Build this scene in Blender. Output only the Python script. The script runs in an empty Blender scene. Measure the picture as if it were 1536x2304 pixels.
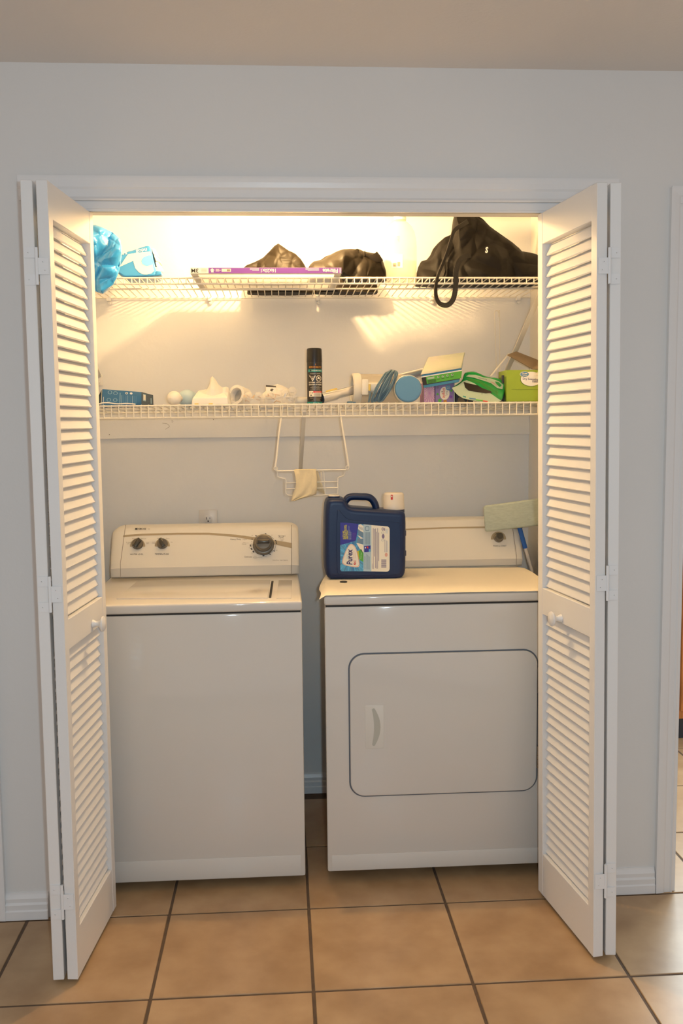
import bpy, bmesh, math, random
from mathutils import Vector, Matrix, noise
from mathutils.geometry import delaunay_2d_cdt, tessellate_polygon
random.seed(7)
SC = bpy.context.scene
COL = SC.collection
V = Vector
PI = math.pi

# ------------------------------------------------------------------ camera
CC = V((-0.0547, -2.7744, 1.485)); YAW, PITCH, ROLL, FPX = 0.0632, -0.0959, -0.0101, 2118.48
cf = V((math.sin(YAW)*math.cos(PITCH), math.cos(YAW)*math.cos(PITCH), math.sin(PITCH)))
r0 = V((math.cos(YAW), -math.sin(YAW), 0)); u0 = r0.cross(cf)
cr = math.cos(ROLL)*r0 + math.sin(ROLL)*u0
cu = math.cos(ROLL)*u0 - math.sin(ROLL)*r0
cam = bpy.data.cameras.new('camera'); cam_o = bpy.data.objects.new('camera', cam); COL.objects.link(cam_o)
cam.sensor_fit = 'VERTICAL'; cam.sensor_height = 36.0; cam.sensor_width = 24.0; cam.lens = 36.0*FPX/2304.0
cam.clip_start = 0.02
M = Matrix((cr, cu, -cf)).transposed().to_4x4(); M.translation = CC
cam_o.matrix_world = M
SC.camera = cam_o

# ------------------------------------------------------------------ world, lights, exposure
SC.view_settings.view_transform = 'Standard'; SC.view_settings.look = 'None'
SC.view_settings.gamma = 1.0; SC.view_settings.use_curve_mapping = False
SC.view_settings.exposure = 0.0
world = bpy.data.worlds.new('room_light'); SC.world = world; world.use_nodes = True
bg = world.node_tree.nodes['Background']
bg.inputs[0].default_value = (1.0, 0.85, 0.76, 1); bg.inputs[1].default_value = 0.58

def lamp(name, kind, loc, energy, color, size, rot=None, size_y=None):
    l = bpy.data.lights.new(name, kind); l.energy = energy; l.color = color
    if kind == 'AREA':
        l.shape = 'RECTANGLE'; l.size = size; l.size_y = size_y or size
    else:
        l.shadow_soft_size = size
    o = bpy.data.objects.new(name, l); o.location = loc
    if rot: o.rotation_euler = rot
    COL.objects.link(o); return o
# the flash on the camera, up and to the right of the lens
flash = lamp('camera_flash', 'POINT', CC + cr*0.072 + cu*0.035 - cf*0.01, 61.0, (0.63, 0.85, 1.0), 0.022)
# bare bulb under the closet ceiling, hidden behind the header
bulb = lamp('closet_bulb', 'POINT', (0.0, 0.40, 2.205), 41.0, (1.0, 0.638, 0.281), 0.022)
# daylit window of the next room, beyond the doorway on the right
win = lamp('next_room_window', 'AREA', (2.9, 2.3, 1.35), 150.0, (0.88, 0.99, 1.0), 1.7, (math.radians(90), 0, math.radians(180)), 1.9)
win.rotation_euler = (V((1.4, -1.2, 0.0)) - V((2.9, 2.3, 1.35))).to_track_quat('-Z', 'Y').to_euler()

# ------------------------------------------------------------------ sight-line helpers
def ray(px, py): return cf + cr*((px-768)/FPX) - cu*((py-1152)/FPX)
def at(px, py, Y):
    d = ray(px, py); return CC + d*((Y-CC.y)/d.y)
def atz(px, py, Z):
    d = ray(px, py); return CC + d*((Z-CC.z)/d.z)
def planeS(P0, N):                     # pixel-sized drawing board lying on a plane of the world
    P0 = V(P0); N = V(N).normalized()
    def S(a, b, h):
        d = ray(a, b); return CC + d*((P0-CC).dot(N)/d.dot(N)) + N*h
    return S
def yS(Y): return planeS((0, Y, 0), (0, -1, 0))
def cylS(xc, yc, r):
    def S(a, b, h):
        p = at(a, b, yc-r*0.8); q = min(0.999, max(-0.999, (p.x-xc)/r)); R_ = r+h
        return V((xc+R_*q, yc-R_*math.sqrt(1-q*q), p.z))
    return S
def frameS(o, r, u):
    o, r, u = V(o), V(r).normalized(), V(u).normalized(); n = r.cross(u)
    return lambda a, b, h: o + r*a + u*b + n*h

# ------------------------------------------------------------------ materials
MATS = {}
def mat(name, col, rough=0.5, metal=0.0, var=0.0, vscale=8.0, bump=0.0, bscale=60.0, col2=None, trans=0.0, alpha=1.0, spec=0.5,
        coat=0.0, stretch=None, obj_random=0.0, sss=0.0, ior=1.45, detail=3.0):
    if name in MATS: return MATS[name]
    m = bpy.data.materials.new(name); m.use_nodes = True
    nt = m.node_tree; b = nt.nodes['Principled BSDF']
    c = (*col, 1)
    b.inputs['Base Color'].default_value = c; b.inputs['Roughness'].default_value = rough; b.inputs['Metallic'].default_value = metal
    b.inputs['Specular IOR Level'].default_value = spec; b.inputs['Transmission Weight'].default_value = trans
    b.inputs['Alpha'].default_value = alpha; b.inputs['Coat Weight'].default_value = coat; b.inputs['IOR'].default_value = ior
    if sss: b.inputs['Subsurface Weight'].default_value = sss; b.inputs['Subsurface Scale'].default_value = 0.02
    geo = nt.nodes.new('ShaderNodeNewGeometry')
    vec = geo.outputs['Position']
    if stretch:
        mp = nt.nodes.new('ShaderNodeMapping'); mp.inputs['Scale'].default_value = stretch
        nt.links.new(vec, mp.inputs['Vector']); vec = mp.outputs['Vector']
    if var > 0 or col2:
        n = nt.nodes.new('ShaderNodeTexNoise'); n.inputs['Scale'].default_value = vscale; n.inputs['Detail'].default_value = detail
        nt.links.new(vec, n.inputs['Vector'])
        rp = nt.nodes.new('ShaderNodeValToRGB')
        c2 = col2 or tuple(x*(1-var) for x in col)
        rp.color_ramp.elements[0].position = 0.32; rp.color_ramp.elements[1].position = 0.68
        rp.color_ramp.elements[0].color = (*c2, 1); rp.color_ramp.elements[1].color = c
        nt.links.new(n.outputs['Fac'], rp.inputs['Fac'])
        out = rp.outputs['Color']
        if obj_random:
            oi = nt.nodes.new('ShaderNodeObjectInfo'); mr = nt.nodes.new('ShaderNodeMapRange')
            mr.inputs['To Min'].default_value = 1-obj_random; mr.inputs['To Max'].default_value = 1+obj_random
            nt.links.new(oi.outputs['Random'], mr.inputs['Value'])
            hs = nt.nodes.new('ShaderNodeHueSaturation'); nt.links.new(mr.outputs['Result'], hs.inputs['Value']); nt.links.new(out, hs.inputs['Color'])
            out = hs.outputs['Color']
        nt.links.new(out, b.inputs['Base Color'])
    if bump > 0:
        n2 = nt.nodes.new('ShaderNodeTexNoise'); n2.inputs['Scale'].default_value = bscale; n2.inputs['Detail'].default_value = 4.0
        nt.links.new(vec, n2.inputs['Vector'])
        bp = nt.nodes.new('ShaderNodeBump'); bp.inputs['Strength'].default_value = bump; bp.inputs['Distance'].default_value = 0.004
        nt.links.new(n2.outputs['Fac'], bp.inputs['Height']); nt.links.new(bp.outputs['Normal'], b.inputs['Normal'])
    MATS[name] = m; return m

m_wall = mat('wall_paint', (0.76, 0.755, 0.74), 0.55, var=0.025, vscale=2.5, bump=0.12, bscale=70)
m_closet = mat('closet_paint', (0.78, 0.77, 0.75), 0.5, var=0.03, vscale=3, bump=0.30, bscale=26)
m_ceil = mat('ceiling_paint', (0.74, 0.70, 0.66), 0.8, bump=0.2, bscale=90)
m_trim = mat('trim_gloss_white', (0.80, 0.80, 0.80), 0.28, bump=0.04, bscale=120)
m_door = mat('door_white', (0.80, 0.79, 0.775), 0.32, bump=0.05, bscale=60, stretch=(1, 1, 0.1))
m_hinge = mat('painted_hinge', (0.80, 0.80, 0.80), 0.35)
m_dark = mat('dark_gap', (0.03, 0.028, 0.026), 0.7)
m_screw = mat('worn_screw', (0.25, 0.24, 0.23), 0.4, 0.6)
m_grout = mat('grout_brown', (0.13, 0.085, 0.055), 0.85, var=0.25, vscale=30)
m_tile = mat('tan_ceramic', (0.48, 0.32, 0.175), 0.33, col2=(0.35, 0.215, 0.108), vscale=6.5, bump=0.05, bscale=25, obj_random=0.05, detail=6)
m_enamel = mat('appliance_enamel', (0.72, 0.685, 0.63), 0.07, spec=0.5, var=0.012, vscale=3)
m_plastic = mat('appliance_plastic', (0.755, 0.72, 0.65), 0.35)
m_swoosh = mat('tan_stripe', (0.42, 0.34, 0.22), 0.4)
m_knob = mat('grey_bronze_knob', (0.20, 0.175, 0.14), 0.22, 0.6)
m_knobd = mat('dark_knob', (0.075, 0.07, 0.06), 0.18, 0.4)
m_ink = mat('print_dark', (0.05, 0.045, 0.04), 0.6)
m_inkg = mat('print_grey', (0.28, 0.24, 0.19), 0.6)
m_wire = mat('white_vinyl_wire', (0.80, 0.76, 0.66), 0.35)
m_clip = mat('clear_clip', (0.85, 0.83, 0.78), 0.3)
m_black = mat('black_cloth', (0.0065, 0.0052, 0.0042), 0.6, var=0.3, vscale=40, bump=0.12, bscale=45, spec=0.20)
m_blackn = mat('black_nylon', (0.0125, 0.0090, 0.0050), 0.52, var=0.3, vscale=20, bump=0.15, bscale=45, spec=0.16)
m_strap = mat('black_webbing', (0.010, 0.008, 0.007), 0.7, bump=0.4, bscale=300)
m_bluebag = mat('blue_plastic_film', (0.035, 0.30, 0.72), 0.18, var=0.25, vscale=16, bump=0.25, bscale=55, coat=0.3)
m_blue = mat('print_blue', (0.04, 0.25, 0.58), 0.3)
m_sky = mat('print_sky_blue', (0.12, 0.45, 0.72), 0.3)
m_white = mat('white_print', (0.85, 0.83, 0.78), 0.4)
m_cream = mat('cream_print', (0.86, 0.80, 0.66), 0.4)
m_purple = mat('purple_print', (0.22, 0.07, 0.42), 0.45)
m_card = mat('white_cardboard', (0.85, 0.83, 0.78), 0.6)
m_brown = mat('kraft_card', (0.27, 0.20, 0.125), 0.75, var=0.1, vscale=30)
m_milk = mat('milky_plastic', (0.90, 0.84, 0.66), 0.35, alpha=0.36)
m_liquid = mat('pale_liquid', (0.85, 0.68, 0.40), 0.3, alpha=0.22)
m_can = mat('black_can', (0.020, 0.016, 0.014), 0.3)
m_cap = mat('black_cap', (0.010, 0.009, 0.009), 0.35)
m_orange = mat('print_orange', (0.55, 0.23, 0.03), 0.4)
m_teal = mat('print_teal', (0.02, 0.26, 0.24), 0.4)
m_red = mat('print_red', (0.62, 0.05, 0.04), 0.4)
m_alu = mat('aluminium', (0.72, 0.73, 0.76), 0.25, 0.7)
m_yellow = mat('yellow_plastic', (0.80, 0.60, 0.16), 0.4)
m_ivory = mat('ivory_plastic', (0.80, 0.76, 0.66), 0.35)
m_smoke = mat('smoked_clear_plastic', (0.70, 0.62, 0.48), 0.12, alpha=0.5)
m_vblue = mat('blue_vacuum_plastic', (0.11, 0.27, 0.46), 0.25, coat=0.3)
m_cord = mat('grey_blue_cord', (0.115, 0.20, 0.27), 0.45)
m_tray = mat('blue_tray', (0.07, 0.28, 0.48), 0.35)
m_film = mat('clear_film', (0.60, 0.57, 0.48), 0.12, coat=0.5, bump=0.25, bscale=40, col2=(0.55, 0.60, 0.42), vscale=14)
m_green = mat('print_green', (0.10, 0.42, 0.05), 0.3)
m_lime = mat('lime_card', (0.30, 0.42, 0.035), 0.45)
m_lime2 = mat('lime_card_dark', (0.12, 0.20, 0.02), 0.5)
m_pouch = mat('green_pouch_film', (0.02, 0.34, 0.07), 0.2, coat=0.3, var=0.2, vscale=20, bump=0.2, bscale=40)
m_mint = mat('mint_print', (0.42, 0.53, 0.42), 0.3)
m_media = mat('filter_media', (0.90, 0.88, 0.82), 0.8)
_t = m_media.node_tree; _tr = _t.nodes.new('ShaderNodeBsdfTranslucent'); _tr.inputs[0].default_value = (0.9, 0.88, 0.82, 1); _mx = _t.nodes.new('ShaderNodeMixShader'); _mx.inputs[0].default_value = 0.15
_t.links.new(_t.nodes['Principled BSDF'].outputs[0], _mx.inputs[1]); _t.links.new(_tr.outputs[0], _mx.inputs[2]); _t.links.new(_mx.outputs[0], _t.nodes['Material Output'].inputs[0])
m_window = mat('dark_window_print', (0.035, 0.030, 0.025), 0.2)
m_pink = mat('pink_purple_card', (0.50, 0.26, 0.50), 0.45)
m_lav = mat('lavender_card', (0.26, 0.19, 0.42), 0.45)
m_dgrey = mat('dark_box', (0.045, 0.042, 0.045), 0.4)
m_bulbw = mat('white_bulb_glass', (0.86, 0.82, 0.74), 0.3)
m_bulbb = mat('blue_bulb_glass', (0.48, 0.62, 0.68), 0.3)
m_boxblue = mat('blue_carton', (0.035, 0.15, 0.31), 0.45)
m_boxgrey = mat('grey_blue_carton_end', (0.10, 0.13, 0.16), 0.5)
m_boxdark = mat('dark_carton_inside', (0.03, 0.05, 0.07), 0.6)
m_paleink = mat('print_pale_blue', (0.30, 0.46, 0.58), 0.5)
m_wrap = mat('white_plastic_wrap', (0.86, 0.82, 0.74), 0.3, bump=0.2, bscale=50)
m_clear = mat('clear_blister', (0.90, 0.87, 0.80), 0.06, alpha=0.28, coat=0.6)
m_amber = mat('amber_bits', (0.75, 0.42, 0.14), 0.4)
m_dsheet = mat('dryer_sheet_cloth', (0.80, 0.68, 0.44), 0.8, var=0.08, vscale=30, bump=0.3, bscale=120)
m_mat = mat('cream_felt_sheet', (0.82, 0.76, 0.64), 0.75, bump=0.15, bscale=90)
m_jug = mat('navy_jug_plastic', (0.003, 0.019, 0.080), 0.38, spec=0.5)
m_lblblue = mat('label_blue', (0.03, 0.17, 0.42), 0.35, col2=(0.10, 0.42, 0.66), vscale=45)
m_lblnavy = mat('label_navy', (0.03, 0.03, 0.30), 0.35)
m_lblpale = mat('label_pale_blue', (0.45, 0.58, 0.64), 0.4)
m_lblsteel = mat('label_steel', (0.16, 0.26, 0.36), 0.4)
m_inkp = mat('print_violet_grey', (0.22, 0.17, 0.28), 0.5)
m_inky = mat('print_yellow', (0.62, 0.58, 0.05), 0.5)
m_inknavy = mat('print_navy', (0.03, 0.02, 0.12), 0.5)
m_inkpink = mat('print_pink', (0.72, 0.38, 0.30), 0.5)
m_capclear = mat('frosted_cap', (0.86, 0.79, 0.68), 0.25, alpha=0.86)
m_pad = mat('sage_mop_cloth', (0.52, 0.58, 0.49), 0.9, var=0.14, vscale=60, bump=0.4, bscale=200, stretch=(1, 1, 4))
m_pole = mat('blue_pole_sleeve', (0.015, 0.11, 0.42), 0.35)
m_gasket = mat('blue_grey_gasket', (0.13, 0.15, 0.18), 0.5)
m_steel = mat('hinge_steel', (0.35, 0.31, 0.26), 0.35, 0.8)
m_scoop = mat('handle_recess', (0.52, 0.51, 0.44), 0.4)
m_outlet = mat('outlet_plastic', (0.70, 0.67, 0.63), 0.3)
m_oak = mat('oak_wood', (0.46, 0.17, 0.045), 0.4, var=0.4, vscale=18, stretch=(6, 6, 0.6))
m_toe = mat('dark_toe_kick', (0.012, 0.014, 0.022), 0.5)
m_brace = mat('white_steel_brace', (0.76, 0.73, 0.66), 0.35)
m_hose = mat('pale_hose', (0.62, 0.64, 0.66), 0.15, alpha=0.4)

def tess(pts):
    xs = [p[0] for p in pts]; ys = [p[1] for p in pts]; k = 100.0/max(max(xs)-min(xs), max(ys)-min(ys), 1e-9)
    tr = tessellate_polygon([[V(((x-xs[0])*k, (y-ys[0])*k, 0.0)) for x, y in pts]]); o = []
    for a, b, c in tr:
        ar = (pts[b][0]-pts[a][0])*(pts[c][1]-pts[a][1])-(pts[c][0]-pts[a][0])*(pts[b][1]-pts[a][1])
        if abs(ar)*k*k > 1e-4: o.append((a, b, c) if ar > 0 else (a, c, b))
    return o
# ------------------------------------------------------------------ mesh builder
class MB:
    def __init__(s): s.v = []; s.f = []; s.m = []
    def add(s, vs, fs, m=None):
        k = len(s.v); s.v += [tuple(v) for v in vs]
        for f in fs: s.f.append(tuple(i+k for i in f)); s.m.append(m)
        return s
    def bm(s, b, m=None, X=None):
        b.verts.index_update()
        vs = [(X @ v.co if X else v.co) for v in b.verts]
        s.add(vs, [[v.index for v in f.verts] for f in b.faces], m); b.free(); return s
    def box(s, lo, hi, m=None, r=0.0, seg=2, X=None):
        lo, hi = V(lo), V(hi); b = bmesh.new(); bmesh.ops.create_cube(b, size=1.0)
        for v in b.verts: v.co = V([(lo[i]+hi[i])/2 + v.co[i]*(hi[i]-lo[i]) for i in range(3)])
        if r > 0: bmesh.ops.bevel(b, geom=b.edges[:], offset=r, segments=seg, affect='EDGES', profile=0.5)
        return s.bm(b, m, X)
    def hexa(s, c, m=None, r=0.0, seg=2):        # c: 8 corners, bottom ring then top ring
        b = bmesh.new(); q = [b.verts.new(p) for p in c]
        for f in ((0,3,2,1),(4,5,6,7),(0,1,5,4),(1,2,6,5),(2,3,7,6),(3,0,4,7)): b.faces.new([q[i] for i in f])
        bmesh.ops.recalc_face_normals(b, faces=b.faces[:])
        if r > 0: bmesh.ops.bevel(b, geom=b.edges[:], offset=r, segments=seg, affect='EDGES', profile=0.5)
        return s.bm(b, m)
    def tube(s, path, r, m=None, n=8, closed=False, ry=None, flat=None):
        P = [V(p) for p in path]; N = len(P); rings = []; up = V((0.13, 0.31, 0.94)) if flat is None else V(flat)
        prev = None
        for i in range(N):
            if closed: t = P[(i+1) % N]-P[i-1]
            else: t = P[min(i+1, N-1)]-P[max(i-1, 0)]
            t.normalize()
            if prev is None or flat is not None: a = up-t*up.dot(t)
            else: a = prev-t*prev.dot(t)
            if a.length < 1e-6: a = V((1, 0, 0))-t*t.x
            a.normalize(); prev = a; b2 = t.cross(a)
            rr = r[i] if isinstance(r, (list, tuple)) else r; r2 = ry if ry is not None else rr
            rings.append([P[i]+a*(rr*math.cos(2*PI*k/n))+b2*(r2*math.sin(2*PI*k/n)) for k in range(n)])
        vs = [p for R_ in rings for p in R_]; fs = []
        for i in range(N if closed else N-1):
            j = (i+1) % N
            for k in range(n): fs.append((i*n+k, i*n+(k+1) % n, j*n+(k+1) % n, j*n+k))
        if not closed: fs += [tuple(range(n))[::-1], tuple((N-1)*n+k for k in range(n))]
        return s.add(vs, fs, m)
    def lathe(s, prof, o, ax=(0, 0, 1), n=24, m=None, sx=1.0, sy=1.0, ref=None):
        o = V(o); ax = V(ax).normalized(); a = V(ref) if ref else (V((1, 0, 0)) if abs(ax.x) < 0.9 else V((0, 1, 0)))
        a = (a-ax*a.dot(ax)).normalized(); b2 = ax.cross(a); vs = []; fs = []
        for (r, h) in prof:
            for k in range(n): vs.append(o+ax*h+a*(r*sx*math.cos(2*PI*k/n))+b2*(r*sy*math.sin(2*PI*k/n)))
        for i in range(len(prof)-1):
            for k in range(n): fs.append((i*n+k, i*n+(k+1) % n, (i+1)*n+(k+1) % n, (i+1)*n+k))
        if prof[0][0] > 1e-6: fs.append(tuple(range(n))[::-1])
        if prof[-1][0] > 1e-6: fs.append(tuple((len(prof)-1)*n+k for k in range(n)))
        return s.add(vs, fs, m)
    def prism(s, pts, S, h0, h1, m=None, r=0.0, seg=2):
        b = bmesh.new(); lo = [b.verts.new(S(x, y, h0)) for x, y in pts]; hi = [b.verts.new(S(x, y, h1)) for x, y in pts]; n = len(pts)
        f0 = b.faces.new(lo[::-1]); f1 = b.faces.new(hi)
        for i in range(n): b.faces.new((lo[i], lo[(i+1) % n], hi[(i+1) % n], hi[i]))
        bmesh.ops.recalc_face_normals(b, faces=b.faces[:])
        if r > 0: bmesh.ops.bevel(b, geom=[e for e in f1.edges]+[e for e in f0.edges], offset=r, segments=seg, affect='EDGES', profile=0.5)
        bmesh.ops.triangulate(b, faces=[f for f in b.faces if len(f.verts) > 4], ngon_method='EAR_CLIP')
        return s.bm(b, m)
    def poly(s, pts, S, h, m=None, grid=None):
        if grid:                        # follow a curved surface
            P = []
            for i in range(len(pts)):
                a, c = V(pts[i]), V(pts[(i+1) % len(pts)]); k = max(1, int((c-a).length/grid)); P += [a.lerp(c, j/k) for j in range(k)]
            x0, x1, y0, y1 = min(p.x for p in P), max(p.x for p in P), min(p.y for p in P), max(p.y for p in P)
            Q = [V((x0+i*grid, y0+j*grid)) for i in range(1, int((x1-x0)/grid)+1) for j in range(1, int((y1-y0)/grid)+1)]
            vs2, es, fs2, ov, oe, of = delaunay_2d_cdt(P+Q, [(i, (i+1) % len(P)) for i in range(len(P))], [list(range(len(P)))], 1, 1e-5)
            return s.add([S(p.x, p.y, h) for p in vs2], [tuple(f) for f in fs2], m)
        return s.add([S(x, y, h) for x, y in pts], tess(pts), m)
    def rect(s, x0, y0, x1, y1, S, h, m=None, n=1):
        vs = []; fs = []
        for i in range(n+1):
            x = x0+(x1-x0)*i/n; vs += [S(x, y0, h), S(x, y1, h)]
        for i in range(n): fs.append((2*i, 2*i+2, 2*i+3, 2*i+1))
        return s.add(vs, fs, m)
    def text(s, t, x, y, size, S, h, m=None, rot=0.0, stretch=1.0, align='CENTER', shear=0.0, bold=0.0, down=True):
        c = bpy.data.curves.new('t', 'FONT'); c.body = t; c.size = size; c.align_x = align; c.align_y = 'CENTER'; c.resolution_u = 2; c.shear = shear; c.offset = bold
        o = bpy.data.objects.new('t', c); me = bpy.data.meshes.new_from_object(o)
        k = -1 if down else 1; ca, sa = math.cos(rot), math.sin(rot); vs = []
        for v in me.vertices:
            a = v.co.x*stretch; b2 = v.co.y; vs.append(S(x+a*ca-b2*sa, y+k*(a*sa+b2*ca), h))
        s.add(vs, [tuple(p.vertices) for p in me.polygons], m)
        bpy.data.meshes.remove(me); bpy.data.objects.remove(o); bpy.data.curves.remove(c); return s
    def mesh(s, name, mt=None, smooth=True, ang=38, origin=None):
        me = bpy.data.meshes.new(name)
        vs = s.v if origin is None else [tuple(V(v)-V(origin)) for v in s.v]
        me.from_pydata(vs, [], s.f)
        slots = []
        for q in s.m:
            q = q or mt
            if q not in slots: slots.append(q)
        for q in slots: me.materials.append(q)
        me.polygons.foreach_set('material_index', [slots.index(q or mt) for q in s.m])
        if smooth:
            me.polygons.foreach_set('use_smooth', [True]*len(s.f))
            me.set_sharp_from_angle(angle=math.radians(ang))
        me.update(); return me

def link(name, me, parent=None, label=None, loc=None):
    o = bpy.data.objects.new(name, me); COL.objects.link(o)
    if parent is not None:
        o.parent = parent
        L = LOC.get(parent.name, V((0, 0, 0)))
        o.matrix_parent_inverse = Matrix.Translation(-L)
    if loc is not None: o.location = loc
    LOC[o.name] = V(loc) if loc is not None else V((0, 0, 0))
    if label: o['label'] = label
    return o
LOC = {}
def part(name, mb, m, parent, label=None, smooth=True, ang=38):
    o = link(name, mb.mesh(name, m, smooth, ang), parent, label)
    if name in STUFF: o['kind'] = 'stuff'
    return o
def thing(name, label, cat, loc, group=None):
    o = bpy.data.objects.new(name, None); COL.objects.link(o); o.location = loc; o.empty_display_size = 0.05
    LOC[o.name] = V(loc); o['label'] = label; o['category'] = cat
    if group: o['group'] = group
    return o
STUFF = ('lettering', 'dial_marks', 'label_print', 'starburst_print', 'printed_label', 'printed_face', 'small_fittings', 'grip_ribs', 'slots', 'end_cap_seam', 'printed_band', 'green_label')
def single(name, mb, m, label, cat, group=None, ang=38):
    o = part(name, mb, m, None, None, True, ang); o['label'] = label; o['category'] = cat
    if group: o['group'] = group
    return o
def struct(name, mb, m, label=None, smooth=False):
    o = part(name, mb, m, None, label, smooth); o['kind'] = 'structure'; return o
def spline(pts, n=8, closed=False):
    P = [V(p) for p in pts]; N = len(P); o = []
    for i in range(N if closed else N-1):
        p0 = P[(i-1) % N] if closed or i > 0 else P[0]; p1 = P[i]; p2 = P[(i+1) % N]; p3 = P[(i+2) % N] if closed or i < N-2 else P[-1]
        for k in range(n):
            t = k/n; o.append(0.5*((2*p1)+(p2-p0)*t+(2*p0-5*p1+4*p2-p3)*t*t+(3*p1-p0-3*p2+p3)*t**3))
    if not closed: o.append(P[-1])
    return o
def circ(x, y, rx, ry=None, n=20): return [(x+rx*math.cos(2*PI*k/n), y+(ry or rx)*math.sin(2*PI*k/n)) for k in range(n)]
def rrect(x0, y0, x1, y1, r, n=5):
    o = []
    for cx, cy, a in ((x1-r, y1-r, 0), (x0+r, y1-r, 90), (x0+r, y0+r, 180), (x1-r, y0+r, 270)):
        for k in range(n+1):
            t = math.radians(a+90*k/n); o.append((cx+r*math.cos(t), cy+r*math.sin(t)))
    return o

# ------------------------------------------------------------------ room shell
YB, XL, XR, ZC, ZCC = 0.893, -0.78, 0.92, 2.4873, 2.36
OL, OR, OZ = -0.728, 0.888, 2.091        # closet opening
DL, DR, DZ = 1.150, 1.98, 2.105          # doorway to the next room
w = MB()
WT = 0.085
w.box((-3.0, 0, 0), (OL, WT, ZC)); w.box((OL, 0, OZ), (OR, WT, ZC)); w.box((OR, 0, 0), (DL, WT, ZC)); w.box((DL, 0, DZ), (DR, WT, ZC)); w.box((DR, 0, 0), (3.4, WT, ZC))
struct('wall_front', w, m_wall)
struct('wall_back', MB().box((XL-0.1, YB, 0), (XR+0.1, YB+0.08, ZCC+0.1)), m_closet)
struct('wall_left', MB().box((XL-0.1, WT, 0), (XL, YB, ZCC+0.1)), m_closet)
struct('wall_right', MB().box((XR, WT, 0), (XR+0.1, YB, ZCC+0.1)), m_closet)
struct('ceiling', MB().box((-3.0, -4.6, ZC), (3.4, 0.0, ZC+0.1)), m_ceil)
struct('ceiling', MB().box((XL, WT, ZCC), (XR, YB, ZCC+0.05)), m_closet)

fl = struct('floor', MB().box((-3.0, -4.6, -0.06), (3.6, 3.6, -0.0025)), m_grout)
T, OX, OY = 0.4227, 0.007, -0.4395
g = 0.0042
tm = MB().box((g, g, -0.008), (T-g, T-g, 0.0), None, r=0.0016, seg=1).mesh('tile', m_tile)
for i in range(-6, 8):
    for j in range(-6, 6):
        if j > 2 and i < 2: continue
        link('tile', tm, fl, None, (OX+i*T, OY+j*T, 0))

def extrude_profile(prof, p0, p1, out, up=(0, 0, 1)):     # prof: (out, up) pairs swept from p0 to p1
    p0, p1, out, up = V(p0), V(p1), V(out), V(up); b = MB(); n = len(prof)
    vs = [p0+out*a+up*c for a, c in prof]+[p1+out*a+up*c for a, c in prof]
    b.add(vs, [(i, (i+1) % n, n+(i+1) % n, n+i) for i in range(n)]+[tuple(range(n))[::-1], tuple(range(n, 2*n))]); return b
base_prof = [(0, 0), (0.015, 0), (0.015, 0.026), (0.0115, 0.030), (0.013, 0.046), (0.0085, 0.052), (0.0095, 0.064), (0.004, 0.076), (0.003, 0.081), (0, 0.081)]
struct('baseboard_left', extrude_profile(base_prof, (-0.906, 0, 0), (OL-0.05, 0, 0), (0, -1, 0)), m_trim)
struct('baseboard_right', extrude_profile(base_prof, (OR+0.05, 0, 0), (1.094, 0, 0), (0, -1, 0)), m_trim)
struct('baseboard_back', extrude_profile(base_prof, (XL, YB, 0), (XR, YB, 0), (0, -1, 0)), m_trim)
# casing profile: (out from wall, across from the opening edge)
cas = [(0, 0), (0.010, 0), (0.012, 0.004), (0.0085, 0.010), (0.0095, 0.030), (0.013, 0.036), (0.0155, 0.050), (0.0165, 0.060), (0.0165, 0.066), (0, 0.066)]
cas_s = [(a, c*0.82) for a, c in cas]
t1 = extrude_profile(cas, (OL-0.05, 0, OZ+0.022), (OR+0.05, 0, OZ+0.022), (0, -1, 0))
struct('trim_1', t1, m_trim, 'white moulded casing across the top of the closet opening')
jb = MB(); jb.box((OL, -0.003, OZ), (OR, 0.0, OZ+0.0195)); jb.box((OL, 0.0, OZ-0.006), (OR, 0.012, OZ)); struct('trim_2', jb, m_trim)
struct('trim_3', extrude_profile([(a, c*0.62) for a, c in cas], (OL, 0, 0), (OL, 0, OZ+0.02), (0, -1, 0), (-1, 0, 0)), m_trim)
struct('trim_4', extrude_profile([(a, c*0.62) for a, c in cas], (OR, 0, 0), (OR, 0, OZ+0.02), (0, -1, 0), (1, 0, 0)), m_trim)
tr = MB(); tr.box((OL, 0.012, OZ-0.0035), (OR, 0.0135, OZ), m_dark); tr.box((OL, 0.030, OZ-0.0025), (OR, 0.0315, OZ), m_dark); tr.box((OL, 0.0135, OZ-0.0012), (OR, 0.030, OZ), m_dark)
struct('trim_5', tr, m_dark, 'dark slot of the bifold door track under the header')
# doorway casings
struct('trim_6', extrude_profile(cas_s, (DL, 0, 0), (DL, 0, DZ+0.053), (0, -1, 0), (-1, 0, 0)), m_trim, 'white moulded casing at the right edge')
struct('trim_7', extrude_profile(cas_s, (DL-0.0526, -0.0004, DZ), (DR+0.053, -0.0004, DZ), (0, -1, 0), (0, 0, 1)), m_trim)
struct('trim_8', MB().box((DL-0.004, -0.002, 0), (DL+0.012, WT+0.002, DZ)), m_trim)
struct('trim_9', extrude_profile(cas_s, (-0.957, 0, 0), (-0.957, 0, DZ+0.07), (0, -1, 0), (1, 0, 0)), m_trim, 'white moulded casing at the left edge')

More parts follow.
